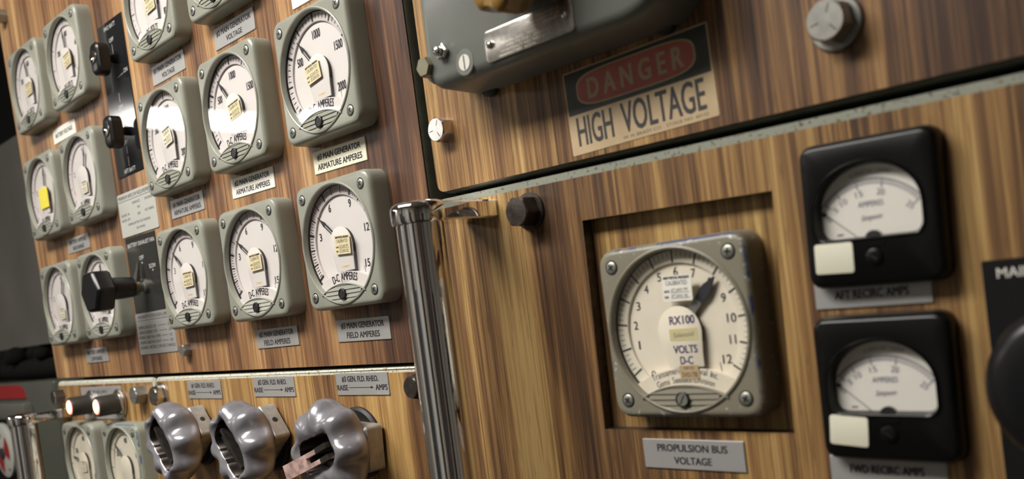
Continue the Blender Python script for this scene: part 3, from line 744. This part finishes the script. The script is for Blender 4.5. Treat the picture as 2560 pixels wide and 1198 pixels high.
# placards of the battery section
plate('light grey placard headed MINIMUM AIRFLOW REQUIREMENTS', -6.12, -1.285, 1.16, .60,
      [('MINIMUM AIRFLOW REQUIREMENTS', 0, -.24, .05, 1.08), ('line', -.56, -.19, .56, -.19, .006), ('SURFACE', .0, -.13, .034, .24), ('SNORKEL', .40, -.13, .034, .24),
       ('RECIRC IN', -.38, .0, .034, .26), ('RECIRC OFF', -.38, .07, .034, .27), ('ON', .06, -.055, .034, .08), ('OFF', .05, .035, .034, .09), ('NO CHARGE', .38, .02, .034, .27),
       ('NORMAL BATTERY NOT CHARGING', .02, .14, .032, .70), ('ON CHANNEL', .05, .215, .032, .28)], mat='placard', name='placard', rad=.02, bold=.006, group='battery placards')
plate('grey placard of hydrogen limits below the black lever plate', -6.09, .375, 1.16, .575,
      [('MAXIMUM HYDROGEN LIMITS', 0, -.235, .045, .98), ('line', -.54, -.185, .54, -.185, .006),
       ('SURFACE RECIRCS ON', -.24, -.09, .042, .56), ('SURFACE RECIRCS OFF', -.23, -.02, .042, .58), ('SNORKEL HEAD VALVE OPEN', -.20, .05, .042, .68), ('SNORKEL HEAD VALVE SHUT', -.20, .12, .042, .68), ('SNORKEL RECIRCS OFF-NO CHARGE', 0, .19, .042, 1.08),
       ('line', .10, -.09, .36, -.09, .006), ('line', .12, -.02, .36, -.02, .006), ('line', .18, .05, .36, .05, .006), ('line', .18, .12, .36, .12, .006), ('3.0', .44, -.09, .04, .08), ('2.8', .44, -.02, .04, .08), ('1.8', .44, .05, .04, .08), ('1.00', .45, .12, .04, .10)],
      mat='alu_plate', name='placard', rad=.02, bold=.006, group='battery placards')
# glossy black switch plate with two knobs
plate('glossy black plate lettered FWD BATT and AFT BATT behind two knobs', -6.155, -2.835, .80, 2.08,
      [('FWD BATT', 0, -.96, .055, .36), ('OFF', 0, -.78, .055, .14), ('line', 0, -.72, 0, -.50, .008), ('ON', .30, -.30, .055, .12), ('line', .04, -.26, .22, -.28, .008), ('line', 0, -.06, 0, .06, .008), ('OFF', 0, .13, .055, .14),
       ('BATTERY', 0, .30, .055, .36), ('RECIRC', 0, .39, .055, .30), ('FANS', 0, .48, .055, .22), ('OFF', 0, .60, .055, .14), ('line', 0, .66, 0, .76, .008), ('line', 0, .80, 0, .93, .008), ('OFF', 0, .86, .01, .02), ('AFT BATT', 0, .98, .055, .36)],
      mat='black_plate', ink='engraved_white', name='switch_plate', bold=0, thick=.02, group='black switch plates')
plate('black plate lettered BATTERY EXHAUST FAN behind the lever handle', -6.17, -.44, .93, 1.05,
      [('BATTERY EXHAUST FAN', .02, -.42, .055, .84), ('OFF', -.02, -.22, .055, .14), ('line', -.02, -.16, -.02, -.14, .03), ('SLOW', .28, -.08, .055, .20), ('line', .28, -.03, .28, -.01, .03)],
      mat='black_plate_dull', ink='engraved_white', name='switch_plate', bold=.006, thick=.02, group='black switch plates')
def knob(label, x, y):
    t = thing('selector_knob', label, 'switch', x, y, ZL-.02, 'black selector knobs')
    b = MB(); b.lathe(0, 0, [(.06, 0), (.06, -.05), (.05, -.06), (.05, -.14)], 20); link('shaft', b.mesh('shaft', 'black_plastic'), t)
    b = MB(); b.rbox(0, .02, .26, .42, .10, [(.02, -.12), (0, -.135), (0, -.27), (.02, -.29), (.05, -.30)], 48); link('knob', b.mesh('knob', 'black_plastic', 35), t)
    b = MB(); b.lathe(0, .0, [(.085, -.298), (.085, -.315), (.06, -.325)], 24); link('cap_screw', b.mesh('cap_screw', 'chrome'), t)
    return t
knob('upper black selector knob on the glossy black plate', -6.10, -3.34)
knob('lower black selector knob on the glossy black plate', -6.02, -2.35)
t = thing('lever_handle', 'black lever handle with a blocky six-sided grip standing off the exhaust fan plate', 'handle', -6.17, -.27, ZL-.02)
b = MB(); b.lathe(0, 0, [(.10, 0), (.10, -.05), (.07, -.06), (.07, -.16)], 24); link('shaft', b.mesh('shaft', 'steel_grey'), t)
b = MB(); b.lathe(0, 0, [(.085, -.10), (.095, -.12), (.095, -.17), (.085, -.18)], 24); b.lathe(.02, .09, [(.03, -.16), (.03, -.12)], 12); link('collar', b.mesh('collar', 'olive_bolt'), t)
b = MB(); b.loft([[(-.075, -.05, -.10), (.075, -.05, -.10), (.075, -.05, -.16), (-.075, -.05, -.16)], [(-.008, -.36, -.05), (.008, -.36, -.05), (.008, -.36, -.06), (-.008, -.36, -.06)]]); link('indicator_point', b.mesh('indicator_point', 'steel_dark'), t)
b = MB(); b.lathe(0, 0, [(.10, -.17), (.135, -.19), (.145, -.32), (.15, -.45), (.155, -.60)], 28); link('grip_stem', b.mesh('grip_stem', 'black_plastic'), t)
b = MB(); b.lathe(0, .02, [(.20, -.50), (.285, -.52), (.30, -.55), (.30, -.72), (.285, -.755), (.255, -.77)], 6, ph=0); 
ob = link('grip', b.mesh('grip', 'black_plastic', 25), t)
bv = ob.modifiers.new('bevel', 'BEVEL'); bv.width = .0025; bv.segments = 3

# ------------------------------------------------------------ indicator lamps
plate('grey plate behind the two indicator lamps', -8.30, 1.325, 1.55, .50, [('POWER SUPPLY', .0, -.17, .05, .55)], name='lamp_plate', group=None, bold=.01)
for x, lb in ((-8.66, 'left glowing orange indicator lamp in a dark barrel'), (-7.60, 'right glowing orange indicator lamp in a dark barrel')):
    t = thing('indicator_lamp', lb, 'lamp', x, 1.33, ZL-.02, 'lit indicator lamps')
    b = MB(); b.lathe(0, 0, [(.215, 0), (.215, -.02), (.185, -.03), (.185, -.05), (.17, -.065)], 6+26); link('bezel', b.mesh('bezel', 'chrome_dull'), t)
    b = MB(); b.lathe(0, 0, [(.150, -.05), (.150, -.33), (.140, -.35), (.118, -.352), (.118, -.33)], 36, cap1=True); link('barrel', b.mesh('barrel', 'lamp_body'), t)
    b = MB(); b.mi = 1; b.lathe(0, 0, [(.112, -.325), (.112, -.352), (.098, -.360)], 36); b.mi = 0; b.lathe(0, 0, [(.096, -.350), (.094, -.362), (.07, -.370), (.03, -.374)], 32)
    link('lens', b.mesh('lens', ['lamp_lens', 'lamp_rim']), t)

# ------------------------------------------------------------ hex bolts
def bolt(label, x, y, z, af, h, mat, washer=0.0, rot=10, wmat=None, name='hex_bolt'):
    t = thing(name, label, 'bolt', x, y, z, 'hex bolts of the panels'); wz = 0
    if washer:
        b = MB(); b.lathe(0, 0, [(washer, 0), (washer, -.02), (washer*.95, -.028)], 36); link('washer', b.mesh('washer', wmat or mat), t); wz = -.026
    b = MB(); rc = af/math.sqrt(3); rings = []
    N = 48
    def hexr(a):
        a = (a % 60)-30; return af/2/math.cos(R(a))
    for z_, cap in ((wz, 9), (wz-h+.035, 9), (wz-h+.012, af/2*1.10), (wz-h, af/2*.97)):
        rings.append([(min(hexr(360*i/N), cap)*math.cos(R(360*i/N+rot)), min(hexr(360*i/N), cap)*math.sin(R(360*i/N+rot)), z_) for i in range(N)])
    b.loft(rings); link('bolt_head', b.mesh('bolt_head', mat, 20), t)
    b = MB()
    for a in (-90, 30, 150):
        b.line(af*.18*math.cos(R(a+rot)), af*.18*math.sin(R(a+rot)), af*.42*math.cos(R(a+rot)), af*.42*math.sin(R(a+rot)), af*.035, wz-h-.001)
    link('grade_marks', b.flat('grade_marks', 'steel_dark'), t)
    return t
bolt('bright chrome hex bolt left of the danger sign on the upper right panel', .14, -1.03, ZR-.006, .20, .12, 'chrome_dull', rot=25)
bolt('dark rusty hex bolt with washer beside the chrome rail bracket', 1.03, -.17, ZR-.006, .23, .15, 'steel_dark', .155, rot=8)
bolt('large pale hex bolt with wide washer at the top right', 3.75, -.90, ZR-.006, .235, .13, 'steel_grey', .17, rot=20)
bolt('small silver hex bolt beside the hydrogen placard', -5.22, .66, ZL-.006, .15, .10, 'steel_grey', rot=0)
bolt('dull grey hex bolt at the right edge of the lamp panel', -6.78, 1.21, ZL-.006, .24, .16, 'steel_grey', rot=0)
bolt('bright hex bolt with washer at the left edge of the handwheel panel', -6.17, 1.235, ZL-.006, .24, .12, 'chrome_dull', .17, rot=12)
bolt('dark hex bolt left of the indicator lamps', -9.93, 1.20, ZL-.006, .22, .16, 'steel_dark', rot=0)
bolt('dark bolt half hidden behind the chrome rail', -.62, 1.23, ZL-.006, .20, .10, 'steel_dark', .13)
bolt('small bolt at the far top left corner of the board', -10.0, -5.09, ZL-.006, .20, .16, 'steel_grey', rot=5)

# ------------------------------------------------------------ chrome grab rails
def rail(label, x, y, zb, length):
    t = thing('grab_rail', label, 'handrail', x, y, zb, 'chrome grab rails'); d = -.70
    b = MB(); r_ = .195
    b.tube([(0, .05, d), (0, length, d)], r_, 40); link('rail_tube', b.mesh('rail_tube', 'chrome', 40), t)
    b = MB()
    b.X = lambda a, c, e: (a, e, c)    # lathe about the vertical axis
    b.lathe(0, d, [(.12, -.108), (.175, -.104), (.205, -.092), (.222, -.072), (.228, -.045), (.228, .05), (.220, .072), (.20, .078)], 44)
    link('end_cap', b.mesh('end_cap', 'chrome', 35), t)
    b = MB(); y0, y1 = -.085, .068; w_ = .205
    prof = [(-w_, 0), (w_, 0), (w_*.98, -.1), (w_*.98, d+.05), (-w_*.98, d+.05), (-w_*.98, -.1)]
    def rg(yy, k): return [(px*k, yy, pz) for px, pz in prof]
    b.loft([rg(y0, .93), rg(y0+.015, 1), rg(y1-.015, 1), rg(y1, .93)]); link('bracket', b.mesh('bracket', 'chrome', 40), t)
    return t
rail('thick vertical chrome grab rail in the middle of the board', .45, -.25, ZR-.006, 5.2)
rail('chrome grab rail at the lower left corner below the lamps', -9.80, 1.47, ZL, 3.6)

# ------------------------------------------------------------ cast handwheels
def wheel(label, x, y, rot, latch, block, ph):
    t = thing('rheostat_handwheel', label, 'handwheel', x, y, ZL-.006, 'cast aluminium handwheels')
    b = MB(); b.lathe(0, 0, [(.37, 0), (.37, -.03), (.34, -.05)], 40); link('base_disc', b.mesh('base_disc', 'black'), t)
    a = R(block)
    def spin(ang, dy=0):
        c0, s0 = math.cos(R(ang)), math.sin(R(ang)); return lambda px, py, pz: (px*c0-py*s0, px*s0+py*c0+dy, pz)
    b = MB(); b.X = spin(block)
    b.rbox(.02, 0, .78, .46, .04, [(0, -.04), (0, -.22), (.03, -.25)], 32); link('clamp_block', b.mesh('clamp_block', 'cast_rough', 30), t)
    b = MB(); b.X = spin(block)
    if not latch: b.tube([(.411, 0, -.13), (.414, 0, -.13)], .032, 16); 
    if not latch: link('set_screw', b.mesh('set_screw', 'black'), t)
    b = MB(); n = 144; sl = MB(); slot = [(x, y) for x, y, _ in sl.rr(0, 0, .61 if latch else .68, .33 if latch else .38, .13, 0, 48)]
    c0, s0 = math.cos(R(rot)), math.sin(R(rot)); slot = [(x*c0-y*s0, x*s0+y*c0+.0) for x, y in slot]
    inner = ray_ring(slot, 0, n); rings = []
    def lob(i): return math.cos(8*(2*math.pi*(i+.5)/n)+R(ph))
    def row(fr, z, amp, tt):
        rg = []
        for i in range(n):
            th = 2*math.pi*(i+.5)/n; q = lob(i); q = math.copysign(abs(q)**.85, q); r1 = .480*fr*(1+.85*amp*q); r0 = math.hypot(inner[i][0], inner[i][1])*(1+.05*q)
            r_ = r0+(r1-r0)*tt; rg.append((r_*math.cos(th), r_*math.sin(th), z-.28*amp*q*tt))
        rings.append(rg)
    for fr, z, amp, tt in ((0, -.30, 0, -.0), (0, -.55, 0, 0)):
        rings.append([(p[0], p[1], z) for p in inner])
    for tt, z, amp in ((.05, -.560, .02), (.18, -.580, .05), (.38, -.585, .07), (.58, -.568, .085), (.76, -.528, .095), (.89, -.475, .10), (.97, -.42, .10), (1.0, -.36, .10)): row(1, z, amp, tt)
    for fr, z, amp in ((.985, -.29, .09), (.93, -.24, .07), (.80, -.215, .04), (.55, -.21, 0), (.05, -.21, 0)): row(fr, z, amp, 1)
    b.mi = 1; b.loft(rings[:2], False, False); b.mi = 0; b.loft(rings[1:], False, True); link('wheel_rim', b.mesh('wheel_rim', ['cast_alu', 'steel_dark'], 60), t)
    b = MB(); b.lathe(0, 0, [(.33, -.29), (.33, -.30)], 40); link('hollow_floor', b.mesh('hollow_floor', 'steel_dark'), t)
    if latch:
        b = MB(); b.X = spin(-19, .05)
        def bar(x0, x1, y0, y1, z0, z1, sl): b.loft([[(x0, y0, z0), (x1, y0, z0+sl), (x1, y1, z0+sl), (x0, y1, z0)], [(x0, y0, z1), (x1, y0, z1+sl), (x1, y1, z1+sl), (x0, y1, z1)]])
        bar(-.42, -.06, -.078, .078, -.70, -.66, .06); bar(-.06, .10, -.078, -.032, -.64, -.60, .02); bar(-.06, .14, .032, .078, -.64, -.60, .02)
        link('folding_crank', b.mesh('folding_crank', 'copper', 0), t, label='mottled pinkish forked crank bar')
        b = MB(); b.X = spin(-19, .05)
        b.box(.08, .30, -.085, -.03, -.62, -.32); b.box(.12, .30, .03, .085, -.62, -.32); link('crank_pivot', b.mesh('crank_pivot', 'steel_dark', 0), t)
    else:
        b = MB(); b.X = spin(rot)
        b.box(-.28, .28, -.02, .03, -.54, -.31); b.box(-.26, -.05, .07, .13, -.50, -.31); link('folding_crank', b.mesh('folding_crank', 'steel_dark', 0), t)
    return t
wheel('cast aluminium lobed handwheel with forked crank bar sticking out, nearest the chrome rail', -1.68, 1.79, -14, True, 4, 20)
wheel('middle cast aluminium lobed handwheel of the three', -3.43, 1.79, 50, False, -38, 50)
wheel('leftmost cast aluminium lobed handwheel, beside the blue-rimmed meter', -5.17, 1.79, 50, False, -38, 50)

# ------------------------------------------------------------ black rectangular ammeters
def black_meter(label, cx, cy, rot, stick_rot, numerals=('0', '5', '10', '15', '20', '25')):
    t = thing('black_ammeter', label, 'meter', cx, cy, ZR-.006, 'black recirc ammeters'); t.rotation_euler = (0, R(rot), 0)
    def win(k, z, n=64):
        pts = []
        # top arch, straight sides, rounded lower corners
        w_, top, bot = .318*k, -.26*k, .175*k
        base = []
        for i in range(25): a = 180+180*i/24; base.append((w_*math.cos(R(a)), -.005*k-.270*k*abs(math.sin(R(a)))))
        for i in range(8): a = 0+90*i/7; base.append((w_-.07*k+.07*k*math.cos(R(a)), bot-.07*k+.07*k*math.sin(R(a))))
        for i in range(8): a = 90+90*i/7; base.append((-w_+.07*k+.07*k*math.cos(R(a)), bot-.07*k+.07*k*math.sin(R(a))))
        return [(x*1.03-.012, y-.02, z) for x, y in base]
    b = MB(); W, H = .85, .90; h = .125
    def sq(w_, h_, rad, z): return ray_ring(b.rr(0, 0, w_, h_, rad, 0, 64), z)
    def wr(k, z): return ray_ring(win(k, 0), z)
    b.loft([sq(W, H, .09, 0), sq(W, H, .09, -.05), sq(W-.01, H-.01, .085, -.09), sq(W-.04, H-.04, .07, -.115), sq(W-.08, H-.08, .06, -h),
            wr(1.06, -h), wr(1.03, -h-.012), wr(1.0, -h-.008), wr(.97, -.095), wr(.95, -.05)], True, False)
    link('case', b.mesh('case', 'bakelite', 35), t)
    b = MB(); b.poly([(x, y) for x, y, _ in win(1.0, 0)], -.052); link('dial', b.flat('dial', 'white_plate'), t)
    b = MB(); cyy = .207; rad = .402; z = -.0535
    def at(a, r): return (-.015+r*math.sin(R(a)), cyy-r*math.cos(R(a)))
    P = [at(a, rad) for a in range(-52, 53, 2)]
    for p, q in zip(P, P[1:]): b.line(*p, *q, .006, z)
    P = [at(a, rad-.030) for a in range(-50, 51, 2)]
    for p, q in zip(P, P[1:]): b.line(*p, *q, .0025, z)
    angs = [-52, -45, -31, -11, 13, 50]
    for a in angs: b.line(*at(a, rad), *at(a, rad-.055), .006, z)
    for a0, a1, n_ in ((-45, -31, 8), (-31, -11, 10), (-11, 13, 14), (13, 50, 18)):
        for i in range(1, n_): a = a0+(a1-a0)*i/n_; b.line(*at(a, rad), *at(a, rad-.030), .003, z)
    for s, a in zip(numerals, [-55, -42, -30, -11, 13, 48]): p = at(a, rad-.080); b.text(s, p[0], p[1], .036, .023*len(s), z, a*.8)
    b.text('AMPERES', -.01, -.045, .034, .155, z); b.text('Simpson', -.01, .035, .032, .125, z, -4, 0, skew=.35)
    b.arctext('ALTERNATING CURRENT', 0, cyy, rad+.045, .022, .26, z)
    b.line(-.235, .125, -.195, .125, .010, z)
    link('scale_print', b.flat('scale_print', 'ink_blue'), t)
    b = MB(); p0, p1 = (-.11, .145), at(-52, rad-.03)
    b.loft([[(p0[0]-.003, p0[1], -.062), (p0[0]+.003, p0[1], -.062), (p1[0]+.002, p1[1], -.062), (p1[0]-.002, p1[1], -.062)], [(p0[0]-.003, p0[1], -.059), (p0[0]+.003, p0[1], -.059), (p1[0]+.002, p1[1], -.059), (p1[0]-.002, p1[1], -.059)]])
    b.lathe(p1[0]+.004, p1[1]+.01, [(.014, -.059), (.014, -.062)], 12); link('pointer', b.mesh('pointer', 'ink', 0), t)
    b = MB(); b.loft([win(.99, -.092), win(.99, -.098)]); link('window_glass', b.mesh('window_glass', 'glass', 0), t)
    b = MB(); b.lathe(0, .165, [(.05, -.06), (.05, -.088), (.03, -.09)], 20); link('pointer_hub', b.mesh('pointer_hub', 'black'), t)
    b = MB(); a = R(stick_rot); b.X = lambda px, py, pz: (-.235+px*math.cos(a)-py*math.sin(a), .262+px*math.sin(a)+py*math.cos(a), pz)
    b.rbox(0, 0, .245, .185, .018, [(0, -h+.001), (0, -h-.005), (.003, -h-.006)], 32); link('blank_sticker', b.mesh('blank_sticker', 'cream', 30), t)
    b = MB(); b.lathe(.015, .275, [(.05, -h+.002), (.05, -h-.010), (.035, -h-.016), (.02, -h-.018)], 24); b.mi = 1; b.line(-.005, .26, .035, .29, .010, -h-.0195)
    link('zero_screw', b.mesh('zero_screw', ['bakelite', 'black']), t)
    b = MB(); b.rbox(.02, .195, .12, .030, .01, [(0, -h+.002), (0, -h-.005)], 16); link('slot_tab', b.mesh('slot_tab', 'bakelite'), t)
    return t
black_meter('upper black rectangular ammeter above the AFT RECIRC AMPS plate', 3.86, .265, 1.5, 1)
black_meter('lower black rectangular ammeter above the FWD RECIRC AMPS plate', 3.82, 1.335, 1.0, 4)

# ------------------------------------------------------------ black rotary switch at the right edge
t = thing('rotary_switch', 'large round black rotary knob on a black plate at the right edge', 'switch', 4.92, 1.30, ZR-.006)
b = MB(0, 0, 0); b.rbox(.03, .05, 1.06, 1.42, .01, [(0, 0), (0, -.022)], 16); link('plate', b.mesh('plate', 'black_plastic'), t)
b = MB(); b.text('MAIN', -.33, -.585, .055, None, -.0228, 0, .01, sx=1.0); link('lettering', b.flat('lettering', 'tick_white'), t)
b = MB(); b.lathe(0, 0, [(.20, -.02), (.20, -.20), (.36, -.22), (.41, -.25), (.425, -.30), (.42, -.42), (.39, -.475), (.34, -.50), (.2, -.51)], 64); link('knob', b.mesh('knob', 'black_plastic', 40), t)

# ------------------------------------------------------------ danger sign
t = thing('danger_sign', 'faded DANGER HIGH VOLTAGE sign stuck on the upper right wood panel', 'sign', 2.213, -.845, ZR-.006); t.rotation_euler = (0, R(-1.0), 0)
b = MB(); b.rbox(0, 0, 1.32, .64, .015, [(0, 0), (0, -.004)], 24); link('backing', b.mesh('backing', 'sign_paper', 0), t)
b = MB(); z = -.0048
b.mi = 0; b.poly([(-.645, -.307), (.645, -.307), (.645, .015), (-.645, .015)], z)
def stad(w_, h_, z, cx=0, cy=0, n=20):
    pts = []
    for i in range(n*4):
        a = 2*math.pi*i/(n*4); c_, s_ = math.cos(a), math.sin(a)
        pts.append((cx+w_/2*math.copysign(abs(c_)**.42, c_), cy+h_/2*math.copysign(abs(s_)**.62, s_)))
    b.poly(pts, z)
b.mi = 1; stad(1.08, .265, z-.0006, 0, -.150); b.mi = 2; stad(1.05, .238, z-.0012, 0, -.150)
b.mi = 3; b.text('D A N G E R', .005, -.150, .148, .86, z-.0018, 0, .035)
b.mi = 4; b.text('HIGH', -.41, .150, .215, .34, z, 0, .018); b.text('VOLTAGE', .21, .145, .215, .72, z, 0, .018); b.text('W. H. BRADY CO.   STOCK NO. 60132', .21, .287, .022, .74, z)
link('print', b.flat('print', ['sign_black', 'sign_gold', 'sign_red', 'sign_gold', 'sign_ink']), t)

# ------------------------------------------------------------ grey instrument case at the top
t = thing('instrument_case', 'dark grey cast instrument case cut by the top edge, with a metal nameplate', 'box', 1.6, -1.2, ZR-.006)
ox, oy = -1.6, 1.2; zf = -.22-(ZR-.006)
b = MB(0, ox, oy)
base = rounded([(.50, -3.6), (2.92, -3.6), (2.92, -1.20), (.50, -1.22)], [.2, .2, .42, .22], 10)
rings = []
for d, z in ((.0, 0), (.0, -.10), (.012, zf+.10), (.03, zf+.05), (.06, zf+.02), (.10, zf)): rings.append([(x, y, z) for x, y in inset_poly(base, d)])
b.loft(rings); link('case_body', b.mesh('case_body', 'grey_case', 35), t)
b = MB(0, ox, oy)
for x, y, r_, z in ((.575, -1.43, .13, zf+.06), (1.00, -1.355, .115, zf-.004)):
    b.lathe(x, y, [(r_*1.05, 0), (r_, z+.03), (r_*.93, z+.008), (r_*.85, z)], 32)
link('screw_boss', b.mesh('screw_boss', 'grey_case', 40), t)
b = MB(0, ox, oy); b.rbox(1.69, -1.395, .885, .235, .035, [(0, zf+.002), (0, zf-.008), (.004, zf-.010)], 32); npl = link('nameplate', b.mesh('nameplate', 'nameplate', 30), t, label='scratched bare metal nameplate')
b = MB(0, ox, oy); rn = random.Random(5)
for s, x, y, w_ in (('ADJUSTMENT EQUIPMENT', 1.78, -1.475, .48), ('TRANSMITTER', 1.84, -1.445, .36), ('TYPE 1C  ARMORY', 1.84, -1.415, .36), ('SERIAL NO.  1027', 1.60, -1.385, .36), ('VOLTS 115   AMPS 2.5', 1.70, -1.355, .46), ('CONTRACT NO. NXS 2214', 1.66, -1.325, .50), ('INSPECTED  U.S.N.', 1.58, -1.297, .38)):
    b.text(s, x, y, .016, w_, zf-.0106, 0, .01)
link('lettering', b.flat('lettering', 'nameplate_text'), npl)
for x, y in ((1.305, -1.405), (2.07, -1.395)):
    b = MB(0, ox, oy); b.lathe(x, y, [(.030, zf-.009), (.029, zf-.022), (.02, zf-.034), (.006, zf-.037)], 20); b.mi = 1; b.line(x-.004, y-.024, x+.006, y+.024, .009, zf-.0378)
    link('screw', b.mesh('screw', ['chrome_dull', 'black'], 50), t)
b = MB(0, ox, oy); b.lathe(1.00, -1.355, [(.062, zf+.0), (.062, zf-.008)], 28); b.mi = 1; b.line(1.0, -1.41, 1.0, -1.30, .012, zf-.0088); link('screw', b.mesh('screw', ['alu_plate_light', 'black'], 30), t)
b = MB(0, ox, oy); N = 6
b.lathe(.775, -1.50, [(.065, zf+.01), (.065, zf-.04), (.055, zf-.045)], 6); b.lathe(.775, -1.50, [(.038, zf-.04), (.038, zf-.075), (.03, zf-.088), (.012, zf-.095)], 20); b.mi = 1; b.line(.75, -1.52, .80, -1.48, .009, zf-.0958)
link('nut_and_screw', b.mesh('nut_and_screw', ['chrome_dull', 'black'], 25), t)
b = MB(0, ox, oy); b.lathe(.55, -1.435, [(.085, zf+.06), (.085, zf-.03), (.075, zf-.045)], 6); link('corner_bolt', b.mesh('corner_bolt', 'olive_bolt', 25), t)
for x in (.78, 2.55):
    b = MB(0, ox, oy); b.lathe(x, -1.27, [(.10, 0), (.10, -.05), (.08, -.06)], 24); link('rubber_foot', b.mesh('rubber_foot', 'black'), t)
b = MB(0, ox, oy); b.lathe(1.79, -1.76, [(.09, zf+.02), (.09, zf-.12)], 24); link('knob_shaft', b.mesh('knob_shaft', 'olive_bolt'), t)
b = MB(0, ox, oy); b.lathe(1.79, -1.76, [(.20, zf-.12), (.27, zf-.14), (.285, zf-.20), (.285, zf-.36), (.26, zf-.40), (.2, zf-.41)], 72, lobes=8, amp=[.02, .05, .06, .06, .05, .02], ph=.4)
link('lobed_knob', b.mesh('lobed_knob', 'brass', 50), t, label='amber brown lobed knob')

# ------------------------------------------------------------ things beyond the left edge of the board
t = thing('equipment_cabinet', 'blurred grey cabinet side beyond the left edge of the board', 'cabinet', -20, 14, 3.5)
b = MB(0, 20, -14); b.X = lambda x, y, z: (x, y, z-3.5)
b.box(-34, -12.4, -4.4, .25, 2.0, 5); link('cabinet_body', b.mesh('cabinet_body', 'bulk_grey', 0), t)
b = MB(0, 20, -14); b.X = lambda x, y, z: (x, y, z-3.5)
b.box(-33, -12.6, .25, 14, 2.2, 5); link('cabinet_base', b.mesh('cabinet_base', 'dark', 0), t)
b = MB(0, 20, -14); b.X = lambda x, y, z: (x, y, z-3.5)
b.box(-34, -12.4, -11, -4.4, 2.3, 5); link('cabinet_top', b.mesh('cabinet_top', 'dark', 0), t)
t = thing('valve_cluster', 'black lumpy hose and valve cluster above the green-grey box', 'valve', -15.5, .97, 1.25)
b = MB(); rn = random.Random(3)
for i in range(14):
    x, y, z, r_ = rn.uniform(-3, 2.6), rn.uniform(-.55, -.24), rn.uniform(-.12, .3), rn.uniform(.12, .22)
    b.lathe(x, y, [(r_*.3, z-r_), (r_*.8, z-r_*.7), (r_, z), (r_*.8, z+r_*.7), (r_*.3, z+r_)], 14)
b.tube([(-3, -.22, 0), (-1, -.24, .1), (1, -.22, 0), (2.9, -.22, .1)], .2, 12)
link('valve_bodies', b.mesh('valve_bodies', 'dark', 60), t)
t = thing('junction_box', 'green-grey junction box with a red placard at the lower left', 'box', -15.2, 5, 1.6)
b = MB(0, 15.2, -5); b.X = lambda x, y, z: (x, y, z-1.6)
b.box(-19, -12.35, .98, 6, .9, 1.6, .06); link('box_body', b.mesh('box_body', 'box_green', 30), t)
b = MB(0, 15.2, -5); b.X = lambda x, y, z: (x, y, z-1.6)
b.box(-19, -13.7, 1.38, 1.72, .72, .92, .05); link('ledge', b.mesh('ledge', 'box_light', 30), t)
b = MB(0, 15.2, -5); b.X = lambda x, y, z: (x, y, z-1.6)
b.loft([[(x, y, .9) for x, y in ((-18, .99), (-14.3, 1.03), (-14.0, 1.13), (-13.95, 1.30), (-18, 1.30))], [(x, y, .87) for x, y in ((-18, .99), (-14.3, 1.03), (-14.0, 1.13), (-13.95, 1.30), (-18, 1.30))]])
link('red_placard', b.mesh('red_placard', 'red_placard', 0), t, label='red placard')
b = MB(0, 15.2, -5); b.X = lambda x, y, z: (x, y, z-1.6); b.box(-19, -14.3, 1.78, 5.9, .82, .91); link('dark_front', b.mesh('dark_front', 'dark', 0), t)
t = thing('round_selector_dial', 'round cream dial with red sectors at the lower left corner', 'dial', -15.40, 2.38, .82)
b = MB(); b.lathe(0, 0, [(.58, 0), (.58, -.06), (.54, -.08)], 48); link('dial_face', b.mesh('dial_face', 'placard'), t)
b = MB(); z = -.082
for a0, a1 in ((-60, 20), (95, 190)): b.ring(0, .06, .12, .42, z, 16, a0, a1)
b.mi = 1; b.text('OFF', -.05, -.30, .10, .20, z); b.lathe(-.02, .06, [(.12, z), (.12, z-.04)], 16); b.lathe(-.2, -.38, [(.03, z), (.03, z-.01)], 12); b.lathe(.3, .4, [(.03, z), (.03, z-.01)], 12)
link('dial_sectors', b.flat('dial_sectors', ['red_placard', 'ink']), t)
